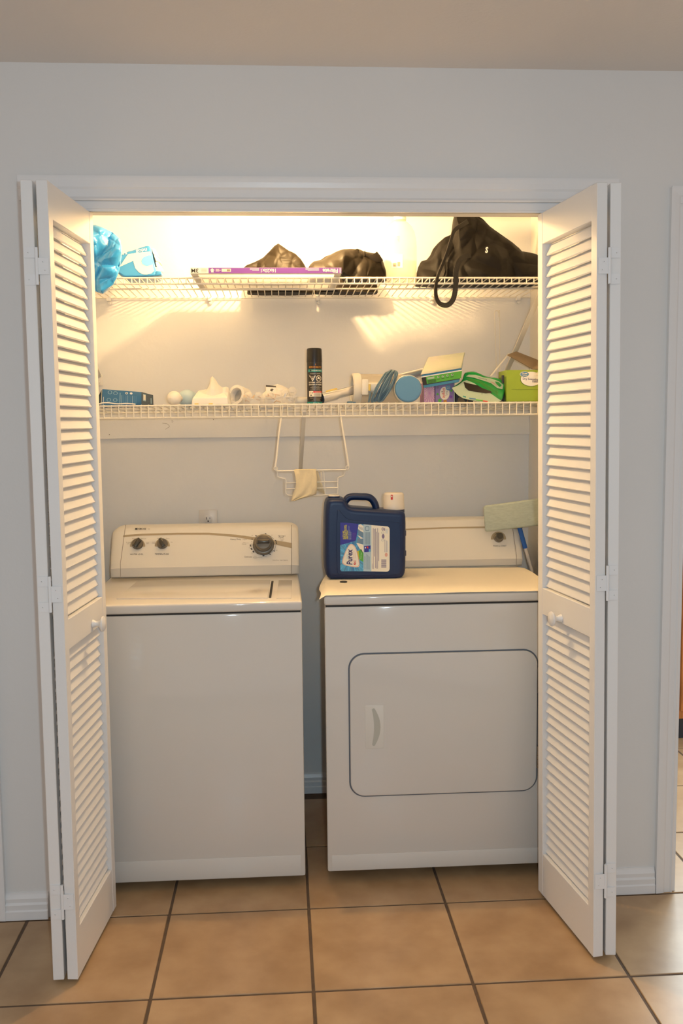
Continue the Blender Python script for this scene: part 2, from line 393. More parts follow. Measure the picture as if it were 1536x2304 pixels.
# ------------------------------------------------------------------ louvered bifold doors
LW, LT, LZ0, LZ1 = 0.384, 0.0285, 0.012, 2.083
ST = 0.034
secs = [(0.146, 0.900), (0.980, 1.993)]
def leaf_meshes():
    f = MB()
    r = 0.0015
    f.box((0, -LT, LZ0), (ST, 0, LZ1), None, r, 1); f.box((LW-ST, -LT, LZ0), (LW, 0, LZ1), None, r, 1)
    e = 0.0006
    f.box((ST-0.001, -LT+e, LZ0), (LW-ST+0.001, -e, secs[0][0]), None, r, 1)
    f.box((ST-0.001, -LT+e, secs[0][1]), (LW-ST+0.001, -e, secs[1][0]), None, r, 1)
    f.box((ST-0.001, -LT+e, secs[1][1]), (LW-ST+0.001, -e, LZ1), None, r, 1)
    # slat: bottom edge leans out to the +w face, top edge to the back
    wdt, ang, th = 0.0345, math.radians(24), 0.0058
    d = V((0, math.sin(ang), -math.cos(ang))); n = V((0, math.cos(ang), math.sin(ang)))
    c = [(-wdt/2, -th/2), (wdt/2-0.002, -th/2), (wdt/2, 0), (wdt/2-0.002, th/2), (-wdt/2, th/2)]
    s = MB(); vs = []
    for x in (ST-0.002, LW-ST+0.002):
        for a, b in c: vs.append(V((x, -0.0190, 0))+d*a+n*b)
    k = len(c)
    s.add(vs, [(i, (i+1) % k, k+(i+1) % k, k+i) for i in range(k)]+[tuple(range(k))[::-1], tuple(range(k, 2*k))])
    return f.mesh('door_leaf', m_door, True, 30), s.mesh('slat', m_door, False)
leaf_me, slat_me = leaf_meshes()
leaf_mir = leaf_me.copy(); leaf_mir.transform(Matrix.Diagonal((1, -1, 1, 1)).to_4x4()); leaf_mir.flip_normals()
slat_mir = slat_me.copy(); slat_mir.transform(Matrix.Diagonal((1, -1, 1, 1)).to_4x4()); slat_mir.flip_normals()
def raw(name, me, parent, mw, label=None):
    o = bpy.data.objects.new(name, me); COL.objects.link(o); o.parent = parent; o.matrix_local = mw
    if label: o['label'] = label
    return o
def make_door(name, label, near_in, far_in, near_out, far_out, side, tilt):
    """near/far: floor points of the visible face of the inner leaf and of the outward face of the outer leaf; side +1: visible face looks to +x"""
    root = bpy.data.objects.new(name, None); COL.objects.link(root); root['label'] = label; root['kind'] = 'structure'
    pivot = V((near_in[0], near_in[1], 0)); root.location = pivot; root.rotation_euler = (0, tilt, 0)
    def leaf(near, far, mir, lab):
        u = (V((*far, 0))-V((*near, 0))).normalized(); wv = V((-u.y, u.x, 0))     # local x = u, local y = left of u
        mw = Matrix((u, wv, V((0, 0, 1)))).transposed().to_4x4(); mw.translation = V((*near, 0))-pivot
        lf = raw('door_leaf', leaf_mir if mir else leaf_me, root, mw, lab)
        for z0, z1 in secs:
            k = round((z1-z0)/0.0303)
            for i in range(k):
                raw('slat', slat_mir if mir else slat_me, lf, Matrix.Translation((0, 0, z0+0.004+(z1-z0-0.008)*(i+0.5)/k)))
        return lf, u
    # left door: u points away from camera (+y), left of u is -x; the face looks to +x -> mirrored
    inner, u = leaf(near_in, far_in, side > 0, None)
    outer, u2 = leaf(near_out, far_out, side < 0, None)
    # hinges across the near ends of the two leaves
    for z0, z1 in ((0.183, 0.277), (1.006, 1.099), (1.829, 1.920)):
        h = MB(); ya = -0.0016
        xi0, xi1 = sorted((0.0, -side*LT)); xo = near_out[0]-near_in[0]; xo0, xo1 = sorted((xo, xo+side*LT))
        gap = sorted((-side*LT, xo+side*LT)); gm = (gap[0]+gap[1])/2; h3 = (z1-z0)/3.6
        y_in = -0.0002; y_out = near_out[1]-near_in[1]-0.0002
        h.box((min(gm, xo0+0.003) if side > 0 else gm, y_out-0.0016, z0), (gm if side > 0 else max(gm, xo1-0.003), y_out, z0+h3))
        h.box((min(gm, xo0+0.003) if side > 0 else gm, y_out-0.0016, z1-h3), (gm if side > 0 else max(gm, xo1-0.003), y_out, z1))
        h.box((gm if side > 0 else xi0+0.003, y_in-0.0016, z0+h3), (xi1-0.003 if side > 0 else gm, y_in, z1-h3))
        h.tube([(gm, y_in-0.001, z0), (gm, y_in-0.001, z1)], 0.0042, n=10)
        ho = raw('hinge', h.mesh('hinge', m_hinge, True), root, Matrix.Identity(4))
        sc = MB()
        for x, y, z in ((xo+side*LT*0.45, y_out, z0+h3*0.5), (xo+side*LT*0.45, y_out, z1-h3*0.5), (-side*LT*0.45, y_in, z0+h3*1.4), (-side*LT*0.62, y_in, z1-h3*1.4)):
            sc.lathe([(0.0024, 0), (0.0020, 0.0012), (0, 0.0014)], (x, y-0.0015, z), (0, -1, 0), 10, m_hinge)
            sc.lathe([(0.0009, 0), (0, 0.0003)], (x, y-0.0029, z), (0, -1, 0), 8, m_screw)
        raw('screw', sc.mesh('screw', m_hinge), ho, Matrix.Identity(4), 'worn painted screw heads')
    return root, inner
def knob_on(inner, x, z, side):
    k = MB(); y = 0.0
    k.lathe([(0.012, 0.0), (0.0105, 0.004), (0.0075, 0.010), (0.0075, 0.016), (0.011, 0.021), (0.019, 0.0245), (0.0215, 0.028), (0.021, 0.0315), (0.017, 0.034), (0.0, 0.0355)],
            (x, 0, z), (0, -1 if side > 0 else 1, 0), 28)
    raw('knob', k.mesh('knob', m_door), inner, Matrix.Identity(4), 'round white mushroom knob')
d1, in1 = make_door('door_1', 'white louvered bifold door folded open on the left, its knob in profile', (-0.617, -0.3565), (-0.5815, 0.024), (-0.6825, -0.3548), (-0.693, 0.022), 1, 0.0)
knob_on(in1, 0.245, 0.922, 1)
d2, in2 = make_door('door_2', 'white louvered bifold door folded open on the right, its knob facing out', (0.7784, -0.3655), (0.7293, 0.0175), (0.8435, -0.3600), (0.872, 0.018), -1, math.radians(-0.62))
knob_on(in2, 0.215, 0.915, -1)

# ------------------------------------------------------------------ washer
WX0, WX1, WY0, WY1 = -0.684, 0.002, 0.132, 0.79
ZT = 0.9275
ws = thing('washing_machine', 'white top-loading washing machine with two small knobs and one big dial', 'washing machine', ((WX0+WX1)/2, 0.46, 0))
b = MB(); b.box((WX0, WY0, 0.030), (WX1, WY1, 0.8925), None, 0.006); part('cabinet', b, m_enamel, ws)
b = MB(); b.box((WX0+0.004, WY0+0.004, 0.888), (WX1-0.004, WY1-0.004, 0.900)); part('seam', b, m_dark, ws, 'dark gap under the top')
b = MB(); b.box((WX0-0.001, WY0-0.002, 0.8965), (WX1+0.001, WY1, ZT), None, 0.008, 3); top = part('top_panel', b, m_enamel, ws)
b = MB()
S0 = planeS((0, 0, ZT), (0, 0, 1))
b.prism([(262, 1348.5), (309, 1308.5), (608, 1306), (602, 1346.5)], S0, -0.002, 0.0028, None, 0.0015); b.prism([(622, 1346.5), (627, 1306), (657, 1306), (655, 1346.5)], S0, -0.002, 0.0012, None, 0.0006)
part('lid', b, m_enamel, ws)
b = MB(); b.poly([(604.5, 1346), (610.5, 1308), (615.5, 1308), (610, 1346)], S0, 0.0016); part('lid_gap', b, m_dark, ws, 'dark slot along the right side of the lid')
# toe panel line
b = MB(); b.box((WX0+0.012, WY0-0.0012, 0.034), (WX1-0.014, WY0+0.004, 0.101), None, 0.002); part('toe_panel', b, m_enamel, ws)
for x in (WX0+0.05, WX1-0.05):
    for y in (WY0+0.16, WY1-0.05): part('levelling_foot', MB().lathe([(0.018, 0), (0.018, 0.008), (0.007, 0.010), (0.007, 0.034)], (x, y, 0.0), n=12), m_dark, ws)
# console: profile swept across, shrinking round the two ends
cprof = [(0.641, 0.930), (0.637, 0.934), (0.630, 0.966), (0.633, 0.971), (0.687, 1.089), (0.697, 1.100), (0.713, 1.1060), (0.780, 1.1075), (0.786, 1.101), (0.786, 0.930)]
CX0, CX1, CR = -0.6775, 0.0045, 0.045
def console_mesh(x0, x1, r, prof, m, nends=7):
    xs = [x0+r*(1-math.cos(math.radians(90*k/nends))) for k in range(nends)]
    xs = xs+[x0+r+(x1-x0-2*r)*k/6 for k in range(7)]+[x1-r*(1-math.cos(math.radians(90*k/nends))) for k in reversed(range(nends))]
    b = MB(); n = len(prof); vs = []; zb = prof[0][1]; yb_ = prof[-1][0]; h = max(p[1] for p in prof)-zb
    for x in xs:
        e = min(x-x0, x1-x); e = max(0.0, min(r, e)); drop = r-math.sqrt(max(0, r*r-(r-e)**2))
        k = 1-drop*0.55/h if e < r else 1.0; d = drop*0.22
        for y, z in prof: vs.append((x, y+d*(yb_-y)/(yb_-prof[0][0]), zb+(z-zb)*k))
    fs = [(i*n+j, i*n+(j+1) % n, (i+1)*n+(j+1) % n, (i+1)*n+j) for i in range(len(xs)-1) for j in range(n)]
    fs += [tuple(range(n))[::-1], tuple((len(xs)-1)*n+j for j in range(n))]
    return b.add(vs, fs, m)
cons = part('control_console', console_mesh(CX0, CX1, CR, cprof, None), m_plastic, ws, None, True, 28)
pN = V((0, -(1.089-0.971), 0.687-0.633)).normalized(); P0 = V((0, 0.633, 0.971))
S = planeS(P0, pN)
SB = planeS((0, 0.630, 0.966), (0, -1, 0.2))
for q1, q2 in (([(282, 1181), (283.2, 1181), (271.5, 1268), (270.3, 1268)], [(270.3, 1268), (271.5, 1268), (272, 1298), (270.8, 1298)]), ([(655.3, 1181), (656.5, 1181), (656.5, 1268), (655.3, 1268)], [(655.3, 1268), (656.5, 1268), (655.5, 1297), (654.5, 1297)])):
    b = MB(); b.poly(q1, S, 0.0006); b.poly(q2, SB, 0.001); part('end_cap_seam', b, m_inkg, cons)['kind'] = 'stuff'
b = MB()
up_ = [(277.5, 1204), (320, 1201), (400, 1198.7), (470, 1198.6), (530, 1203), (590, 1211), (655.5, 1221.5)]
dn_ = [(655.5, 1233.5), (590, 1219), (530, 1208.5), (470, 1203.2), (400, 1203), (320, 1205.3), (276.5, 1208.5)]
k = len(up_)
for i in range(k-1): b.poly([up_[i], up_[i+1], dn_[k-2-i], dn_[k-1-i]], S, 0.0005)
part('tan_swoosh', b, m_swoosh, cons, 'thin tan curved stripe')
b = MB()
b.text('KENMORE', 315.5, 1190.3, 5.4, S, 0.0006, m_ink, 0, 1.0, bold=0.1, shear=0.3); b.rect(304.5, 1188.4, 309, 1192, S, 0.0007, m_ink); b.text('500', 335, 1190.5, 3, S, 0.0006, m_inkg)
b.text('WATER LEVEL', 307.5, 1247.5, 5.2, S, 0.0006, m_ink, 0, 0.92); b.text('TEMPERATURE', 364, 1247, 5.2, S, 0.0006, m_ink, 0, 0.92)
for t, x, y in (('Medium', 302, 1212), ('Med Low', 323, 1212), ('Ex Small', 289, 1220.5), ('Load', 288, 1223.5), ('Large', 331, 1220), ('Load', 331, 1223), ('Cold', 345.5, 1220), ('Cold', 345.5, 1222.8), ('Warm', 377, 1211.5), ('Hot', 386, 1220), ('Warm', 357, 1211.5)):
    b.text(t, x, y, 3.0, S, 0.0006, m_inkg)
b.text('Heavy Duty', 530, 1213.5, 5.0, S, 0.0006, m_ink); b.text('Regular', 550.5, 1214, 3.2, S, 0.0006, m_inkg); b.text('Stains', 549, 1205.8, 3, S, 0.0008, m_inkg); b.text('Soak', 549, 1221, 3, S, 0.0006, m_inkg); b.text('Presoak', 549, 1224.4, 3, S, 0.0006, m_inkg)
b.text('Normal /', 634, 1206, 5.0, S, 0.0006, m_ink, 0, 0.9); b.text('Casual', 632, 1209.3, 4.6, S, 0.0006, m_ink, 0, 0.9); b.text('Regular', 635, 1212.8, 3, S, 0.0008, m_inkg); b.text('Light', 634, 1216, 3, S, 0.0008, m_inkg)
b.text('Delicate', 558.5, 1253, 5.4, S, 0.0006, m_inkg, 0, 0.95); b.text('Knits', 574, 1251.6, 3, S, 0.0006, m_inkg); b.text('Regular', 574, 1255, 3, S, 0.0006, m_inkg)
b.text('Heavy Duty   Super Capacity', 630, 1260.5, 3.3, S, 0.0006, m_inkg, 0, 0.9)
for x, y in ((611, 1204.5), (567, 1205), (622, 1238.5), (608, 1248), (597.5, 1252), (566.5, 1244.5), (561, 1233), (595, 1201)): b.text('Off', x, y, 2.6, S, 0.0006, m_inkg)
b.rect(578, 1254.3, 590, 1254.7, S, 0.0006, m_inkg); b.rect(552, 1221.2, 559, 1221.6, S, 0.0006, m_inkg)
part('lettering', b, m_ink, cons, 'dark printed lettering')
# dial ring marks
b = MB()
cx, cy, rx, ry = 592.5, 1225.6, 28, 23.5
ring = circ(cx, cy, rx, ry, 48); rin = circ(cx, cy, rx-0.5, ry-0.5, 48)
for i in range(48):
    if i in (11, 12, 13, 44, 45, 46, 47, 27, 28, 29, 25, 33, 34): continue
    b.poly([ring[i], ring[(i+1) % 48], rin[(i+1) % 48], rin[i]], S, 0.0006, m_ink)
for a in (200, 205, 187, 182, 222, 218, -22, -14, -7, 268, 272, 150, 125, 60, 35, -80):
    a = math.radians(-a) if a > 90 and a < 300 else math.radians(a)
    x, y = cx+(rx+1.5)*math.cos(a), cy+(ry+1.5)*math.sin(a)
    b.poly(circ(x, y, 1.5, 1.3, 8), S, 0.0007, m_ink)
part('dial_marks', b, m_ink, cons)
def small_knob(px, py, rad, tilt, parent):
    o = S(px, py, 0)
    b = MB(); b.poly([(px-17+34*0, py+6)]+[(px-17*math.cos(math.radians(a)), py+4-16*math.sin(math.radians(a))) for a in range(0, 181, 12)]+[(px+17, py+6)], S, 0.0005, m_swoosh)
    part('knob_backing', b, m_swoosh, cons)
    b = MB(); b.lathe([(rad*1.08, 0), (rad*1.05, 0.006), (rad*0.95, 0.010), (0, 0.0105)], o, pN, 24, m_knob)
    side = V((math.cos(tilt), 0, 0))+pN.cross(V((1, 0, 0)))*math.sin(tilt); side.normalize(); e2 = pN.cross(side)
    c = []
    for h, wd, ln in ((0.008, 0.0085, rad*0.98), (0.024, 0.0060, rad*0.9)):
        c.append([o+pN*h+side*sx*wd+e2*sy*ln for sx, sy in ((-1, -1), (1, -1), (1, 1), (-1, 1))])
    b.hexa(c[0]+c[1], m_knobd, 0.003)
    part('control_knob', b, m_knob, cons)
small_knob(309.5, 1224, 0.0195, math.radians(-30), cons); small_knob(365, 1223.5, 0.0185, math.radians(24), cons)
o = S(592.5, 1226, 0)
b = MB(); b.lathe([(0.0395, 0), (0.0385, 0.010), (0.036, 0.014), (0.031, 0.015), (0.0305, 0.018), (0.029, 0.034), (0.026, 0.038), (0.015, 0.0395), (0, 0.040)], o, pN, 36, m_knob)
e1 = V((1, 0, 0)); e2 = pN.cross(e1)
part('cycle_dial', b, m_knob, cons, 'large round bronze cycle dial')
b = MB(); b.hexa([o+pN*0.036+e1*a*0.024+e2*c*0.0075 for a, c in ((-1, -1), (1, -1), (1, 1), (-1, 1))]+[o+pN*0.050+e1*a*0.021+e2*c*0.005 for a, c in ((-1, -1), (1, -1), (1, 1), (-1, 1))], m_knobd, 0.003)
part('dial_grip', b, m_knobd, cons)

# ------------------------------------------------------------------ dryer
DX0, DX1, DY0, DY1 = 0.0725, 0.824, 0.137, 0.80
ZD = 0.9393
dr = thing('clothes_dryer', 'white front-loading clothes dryer with a rounded square door', 'dryer', ((DX0+DX1)/2, 0.47, 0))
TD = 0.040                                   # the cabinet stands a little askew: its left side runs inwards to the back
def dbox(x0, y0, z0, x1, y1, z1, r=0.0, seg=2):
    return MB().hexa([(x0, y0, z0), (x1, y0, z0), (x1, y1, z0), (x0+TD, y1, z0), (x0, y0, z1), (x1, y0, z1), (x1, y1, z1), (x0+TD, y1, z1)], None, r, seg)
part('cabinet', dbox(DX0, DY0, 0.037, DX1, DY1, 0.9055, 0.007), m_enamel, dr)
part('seam', dbox(DX0+0.004, DY0+0.004, 0.90, DX1-0.004, DY1-0.004, 0.913), m_dark, dr, 'dark gap under the top')
part('top_panel', dbox(DX0-0.001, DY0-0.002, 0.9095, DX1+0.001, DY1, ZD, 0.008, 3), m_enamel, dr)
S = frameS((0, DY0, 0), (1, 0, 0), (0, 0, 1))
part('door_gasket', MB().prism(rrect(0.1455, 0.2855, 0.7565, 0.7555, 0.050, 8), S, -0.002, 0.0016), m_gasket, dr, 'blue-grey line round the door')
ddoor = part('door', MB().prism(rrect(0.150, 0.290, 0.752, 0.751, 0.046, 8), S, -0.002, 0.009, None, 0.004, 3), m_enamel, dr)
b = MB(); b.prism(rrect(0.197, 0.4465, 0.2575, 0.5875, 0.004, 3), S, 0.008, 0.0105, m_plastic, 0.001)
hp = part('handle', b, m_plastic, ddoor, 'ivory plate round a curved finger recess')
cresc = []
for k in range(13):
    t = -1+2*k/12; cresc.append((0.2190+0.0065*(1-t*t), 0.517+t*0.057))
cresc += [(0.2205, 0.5765), (0.2240, 0.5785), (0.2275, 0.5775)]
for k in range(13):
    t = 1-2*k/12; cresc.append((0.2295+0.0165*(1-t*t), 0.517+t*0.057))
cresc += [(0.2275, 0.4565), (0.2240, 0.4555), (0.2205, 0.4575)]
b = MB(); b.poly(cresc, S, 0.0109, m_scoop)
part('handle_recess', b, m_scoop, ddoor)
for z0, z1 in ((0.612, 0.695), (0.365, 0.437)):
    b = MB(); b.box((0.7520, DY0-0.0105, z0), (0.7610, DY0+0.001, z1), None, 0.001)
    for k in range(5): b.tube([(0.7565, DY0-0.0115, z0+(z1-z0)*(k+0.06)/5), (0.7565, DY0-0.0115, z0+(z1-z0)*(k+0.94)/5)], 0.0042, n=10)
    part('door_hinge', b, m_steel, dr, 'worn steel hinge')
b = MB(); b.box((DX0+0.014, DY0-0.0012, 0.041), (DX1-0.014, DY0+0.004, 0.093), None, 0.002); part('toe_panel', b, m_enamel, dr)
for x in (DX0+0.075, DX1-0.05):
    for y in (DY0+0.16, DY1-0.05): part('levelling_foot', MB().lathe([(0.018, 0), (0.018, 0.008), (0.007, 0.010), (0.007, 0.04)], (x, y, 0.0), n=12), m_dark, dr)
dprof = [(0.680, 0.937), (0.672, 0.944), (0.664, 0.968), (0.667, 0.974), (0.714, 1.100), (0.722, 1.1105), (0.736, 1.115), (0.786, 1.117), (0.792, 1.110), (0.792, 0.937)]
dc = part('control_console', console_mesh(DX0+0.037, 0.842, 0.045, dprof, None), m_plastic, dr, None, True, 28)
dN = V((0, -(1.100-0.974), 0.714-0.667)).normalized()
S = planeS((0, 0.667, 0.974), dN)
b = MB(); b.poly([(905, 1190), (1000, 1186), (1090, 1184.5), (1165, 1186), (1165, 1190.5), (1090, 1188.5), (1000, 1189.5), (905, 1193.5)], S, 0.0005); part('tan_swoosh', b, m_swoosh, dc, 'thin tan curved stripe')
b = MB(); b.poly([(1152.5, 1190), (1153.6, 1190), (1162, 1250), (1160.9, 1250)], S, 0.0006); b.poly([(1160.9, 1250), (1162, 1250), (1161.2, 1275), (1160.2, 1275)], planeS((0, 0.662, 0.968), (0, -1, 0.2)), 0.001); part('end_cap_seam', b, m_inkg, dc)
b = MB(); b.text('PUSH to START', 1124, 1228.5, 4.6, S, 0.0006, m_ink, 0, 0.95); part('lettering', b, m_ink, dc, 'dark printed lettering')
px, py = 1121, 1208
b = MB(); b.poly([(px-17, py+6)]+[(px-17*math.cos(math.radians(a)), py+4-16*math.sin(math.radians(a))) for a in range(0, 181, 12)]+[(px+17, py+6)], S, 0.0005, m_swoosh); part('knob_backing', b, m_swoosh, dc)
o = S(1121, 1210, 0)
b = MB(); b.lathe([(0.0185, 0), (0.018, 0.008), (0.015, 0.010), (0.0135, 0.026), (0.0115, 0.029), (0, 0.0295)], o, dN, 24, m_knob); b.lathe([(0.0125, 0), (0.0118, 0.002), (0, 0.0025)], o+dN*0.029, dN, 20, m_knobd)
part('start_knob', b, m_knob, dc, 'round bronze start knob')

# felt sheet over the dryer top, its left edge hanging over
b = MB(); nx, ny = 40, 14; vs = []
back = lambda t: 0.618+0.012*math.sin(t*5)+0.010*t
for j in range(ny+1):
    for i in range(nx+1):
        t = i/nx; s_ = j/ny; x = 0.060+t*0.782; y = 0.1355+s_*(back(t)-0.1355)
        x += 0.010*math.sin(s_*7.0+1.0)*(1-t)**3 - (0.012*(1-s_)*(1-t)**6) + 0.045*(s_**1.0)*(1-t)**2
        x -= 0.006*math.sin(s_*5)*t**4 + 0.012*s_*t**3
        z = ZD+0.0040+0.0014*noise.noise(V((x*9, y*9, 3)))
        xe = DX0-0.002+TD*s_*0.75
        if x < xe: z -= (xe-x)*0.9
        if x > DX1+0.002: z -= (x-DX1-0.002)*0.35
        vs.append((x, y, z))
fs = [(j*(nx+1)+i, j*(nx+1)+i+1, (j+1)*(nx+1)+i+1, (j+1)*(nx+1)+i) for j in range(ny) for i in range(nx)]
low = [(x, y, z-0.0016) for x, y, z in vs]; n_ = len(vs)
fs2 = [tuple(k+n_ for k in f[::-1]) for f in fs]
edge = [i for i in range(nx+1)]+[j*(nx+1)+nx for j in range(1, ny+1)]+[ny*(nx+1)+i for i in range(nx-1, -1, -1)]+[j*(nx+1) for j in range(ny-1, 0, -1)]
fs3 = [(edge[k], edge[k]+n_, edge[(k+1) % len(edge)]+n_, edge[(k+1) % len(edge)]) for k in range(len(edge))]
b.add(vs+low, fs+fs2+fs3)
single('felt_sheet', b, m_mat, 'thin cream cloth sheet spread over the top of the dryer', 'sheet')
o = atz(772.5, 1309.5, ZD+0.0056)
single('round_cap', MB().lathe([(0.0125, 0), (0.0125, 0.0015), (0.011, 0.0022), (0, 0.0022)], o, n=20), m_dark, 'small flat black cap on the cream sheet in front of the blue jug', 'cap')

# ------------------------------------------------------------------ wire shelves and their ledger
def lerp(a, b, t): return a+(b-a)*t
def interp(tab, x):
    for i in range(len(tab)-1):
        if x <= tab[i+1][0]: return lerp(tab[i][1], tab[i+1][1], (x-tab[i][0])/max(1e-6, tab[i+1][0]-tab[i][0]))
    return tab[-1][1]
def wire_shelf(label, y0, z0, zl, y1, z1, mid):
    t = thing('wire_shelf', label, 'shelf', (0.07, (y0+y1)/2, z0))
    for nm, y, z in (('front_rod', y0, z0-0.002), ('lip_rod', y0+0.002, zl), ('rear_rod', y1-0.004, z1-0.004), ('support_rod', lerp(y0, y1, mid), lerp(z0, z1, mid)-0.004)):
        part(nm, MB().tube([(XL+0.003, y, z), (XR-0.003, y, z)], 0.0034, n=8), m_wire, t)
    wire = MB().tube([(0, y1, z1), (0, y0+0.006, z0+0.0006), (0, y0-0.0015, z0-0.003), (0, y0-0.0022, zl)], 0.0019, n=6).mesh('deck_wire', m_wire)
    n = int((XR-XL-0.02)/0.0254)
    for i in range(n): link('deck_wire', wire, t, None, (XL+0.014+i*0.0254, 0, 0))
    return t
SY0, SZ0 = 0.43, 1.9650
s1 = wire_shelf('upper white wire shelf holding the bags and the purple filter box', SY0, SZ0, 1.9445, 0.884, 1.9600, 0.5)
RY0, RZ0 = 0.55, 1.5475
s2 = wire_shelf('lower white wire shelf holding the spray can and the stick vacuum', RY0, RZ0, 1.5035, 0.884, 1.5290, 0.5)
def deck1(y): return lerp(1.9650, 1.9600, (y-SY0)/0.454)+0.0016
def deck2(y): return lerp(RZ0, 1.5290, (y-RY0)/0.334)+0.0018
for px in (245, 472, 715, 970, 1165):
    p = at(px, 668, 0.884); b = MB(); b.box((p.x-0.008, 0.872, 1.944), (p.x+0.008, YB, 1.965), None, 0.003); b.lathe([(0.007, 0), (0.006, 0.006), (0, 0.008)], (p.x+0.003, 0.886, 1.938), (0, -1, 0), 12)
    part('wall_clip', b, m_clip, s1)
def brace(sh, p0, p1, wd):
    p0, p1 = V(p0), V(p1); d = (p1-p0).normalized(); sx = V((1, 0, 0)); n = sx.cross(d).normalized(); b = MB()
    c = lambda p: [p+sx*a*wd/2+n*e*0.004 for a, e in ((-1, -1), (1, -1), (1, 1), (-1, 1))]
    b.hexa(c(p0)+c(p1), None, 0.0015)
    b.box((p1.x-wd*0.7, 0.886, p1.z-0.035), (p1.x+wd*0.7, YB, p1.z+0.006), None, 0.001)
    b.lathe([(0.005, 0), (0.004, 0.003), (0, 0.004)], (p1.x, 0.886, p1.z-0.022), (0, -1, 0), 10)
    part('diagonal_brace', b, m_brace, sh, None)
brace(s1, (0.848, SY0+0.012, 1.944), (0.822, 0.884, 1.66), 0.019)
brace(s1, (-0.752, SY0+0.012, 1.944), (-0.741, 0.884, 1.665), 0.019)
brace(s2, at(684, 925, RY0+0.012), at(675.5, 1064, 0.884), 0.015)
b = MB(); b.box((XL, 0.879, 1.4275), (XR, YB, 1.519), None, 0.002); lg = struct('trim_10', b, m_closet, 'painted ledger board behind the lower shelf')
for pts in ([(365, 952), (374, 953), (380, 957), (381, 960), (378, 962), (372, 966)], [(385, 948), (388, 946), (389, 949), (386, 950)]):
    part('pencil_mark', MB().tube(spline([at(x, y, 0.8788) for x, y in pts], 4), 0.0006, n=5), m_inkg, lg, 'thin dark scribble')
for x, y in ((246, 978), (480, 944)): part('scuff', MB().lathe([(0.0016, 0), (0, 0.0006)], at(x, y, 0.879), (0, -1, 0), 8), m_ink, lg)

def pillow(mb, pts, S, h0, h1, r, m=None, rpx=None, n=4):
    """a rounded slab: outline pts (drawing units) with front and back edges rounded by r metres (rpx drawing units)"""
    N = len(pts); B = []
    for i in range(N):
        a, c = V(pts[i]), V(pts[(i+1) % N]); k = max(1, int((c-a).length/max(1.2, rpx*0.6)))
        B += [a.lerp(c, j/k) for j in range(k)]
    N = len(B)
    def dist(p):
        best = 1e9
        for i in range(N):
            a = B[i]; e = B[(i+1) % N]-a; t = max(0.0, min(1.0, (p-a).dot(e)/max(1e-9, e.dot(e)))); q = (p-a-e*t).length
            if q < best: best = q
        return best
    ar = sum(B[i].x*B[(i+1) % N].y-B[(i+1) % N].x*B[i].y for i in range(N)); sg = 1 if ar > 0 else -1
    inner = []
    for f in (0.18, 0.42, 0.70, 1.0, 1.35):
        for i in range(N):
            t = (B[(i+1) % N]-B[i-1]).normalized(); q = B[i]+V((-t.y, t.x))*sg*rpx*f
            if abs(dist(q)-rpx*f) < rpx*0.06 and min((q-w_).length for w_ in inner[-40:]+[V((1e6, 1e6))]) > rpx*0.12: inner.append(q)
    vs2, es, fs2, ov, oe, of = delaunay_2d_cdt(B+inner, [(i, (i+1) % N) for i in range(N)], [list(range(N))], 1, 1e-5)
    hh = []
    for p in vs2:
        dm = min(1.0, dist(p)/rpx); hh.append(r-r*math.sqrt(max(0.0, 1-(1-dm)**2)))
    K = len(vs2); vs = [S(p.x, p.y, h1-h) for p, h in zip(vs2, hh)]+[S(p.x, p.y, h0+h) for p, h in zip(vs2, hh)]
    fs = [tuple(f) for f in fs2]+[tuple(i+K for i in f[::-1]) for f in fs2]
    cnt = {}
    for f in fs2:
        for i in range(len(f)): cnt.setdefault(frozenset((f[i], f[(i+1) % len(f)])), []).append((f[i], f[(i+1) % len(f)]))
    for e in cnt.values():
        if len(e) == 1: fs.append((e[0][1], e[0][0], e[0][0]+K, e[0][1]+K))
    bm_ = bmesh.new(); q = [bm_.verts.new(v) for v in vs]
    for f in fs: bm_.faces.new([q[i] for i in f])
    bmesh.ops.recalc_face_normals(bm_, faces=bm_.faces[:])
    return mb.bm(bm_, m)
def smooth_poly(pts, it=2):
    for _ in range(it):
        o = []
        for i in range(len(pts)):
            a, c = pts[i], pts[(i+1) % len(pts)]
            o += [(a[0]*0.75+c[0]*0.25, a[1]*0.75+c[1]*0.25), (a[0]*0.25+c[0]*0.75, a[1]*0.25+c[1]*0.75)]
        pts = o
    return pts
def crumple(p, seed, f):
    """flat facets between creases, as in crushed film or cloth"""
    w = V((noise.noise(p*f*0.5+V((seed, 0, 1))), noise.noise(p*f*0.5+V((2, seed, 5))), 0))*0.5
    q = V((p.x*f+seed, p.y*f*0.6, p.z*f*0.85+seed*0.7))*0.62+w
    d = noise.voronoi(q)[0]; d2 = noise.voronoi(q*2.3+V((3, 1, 2)))[0]
    return 1.5*(min(0.8, d[1]-d[0])-0.28)+0.45*(min(0.8, d2[1]-d2[0])-0.28)+0.35*noise.noise(q*0.8)
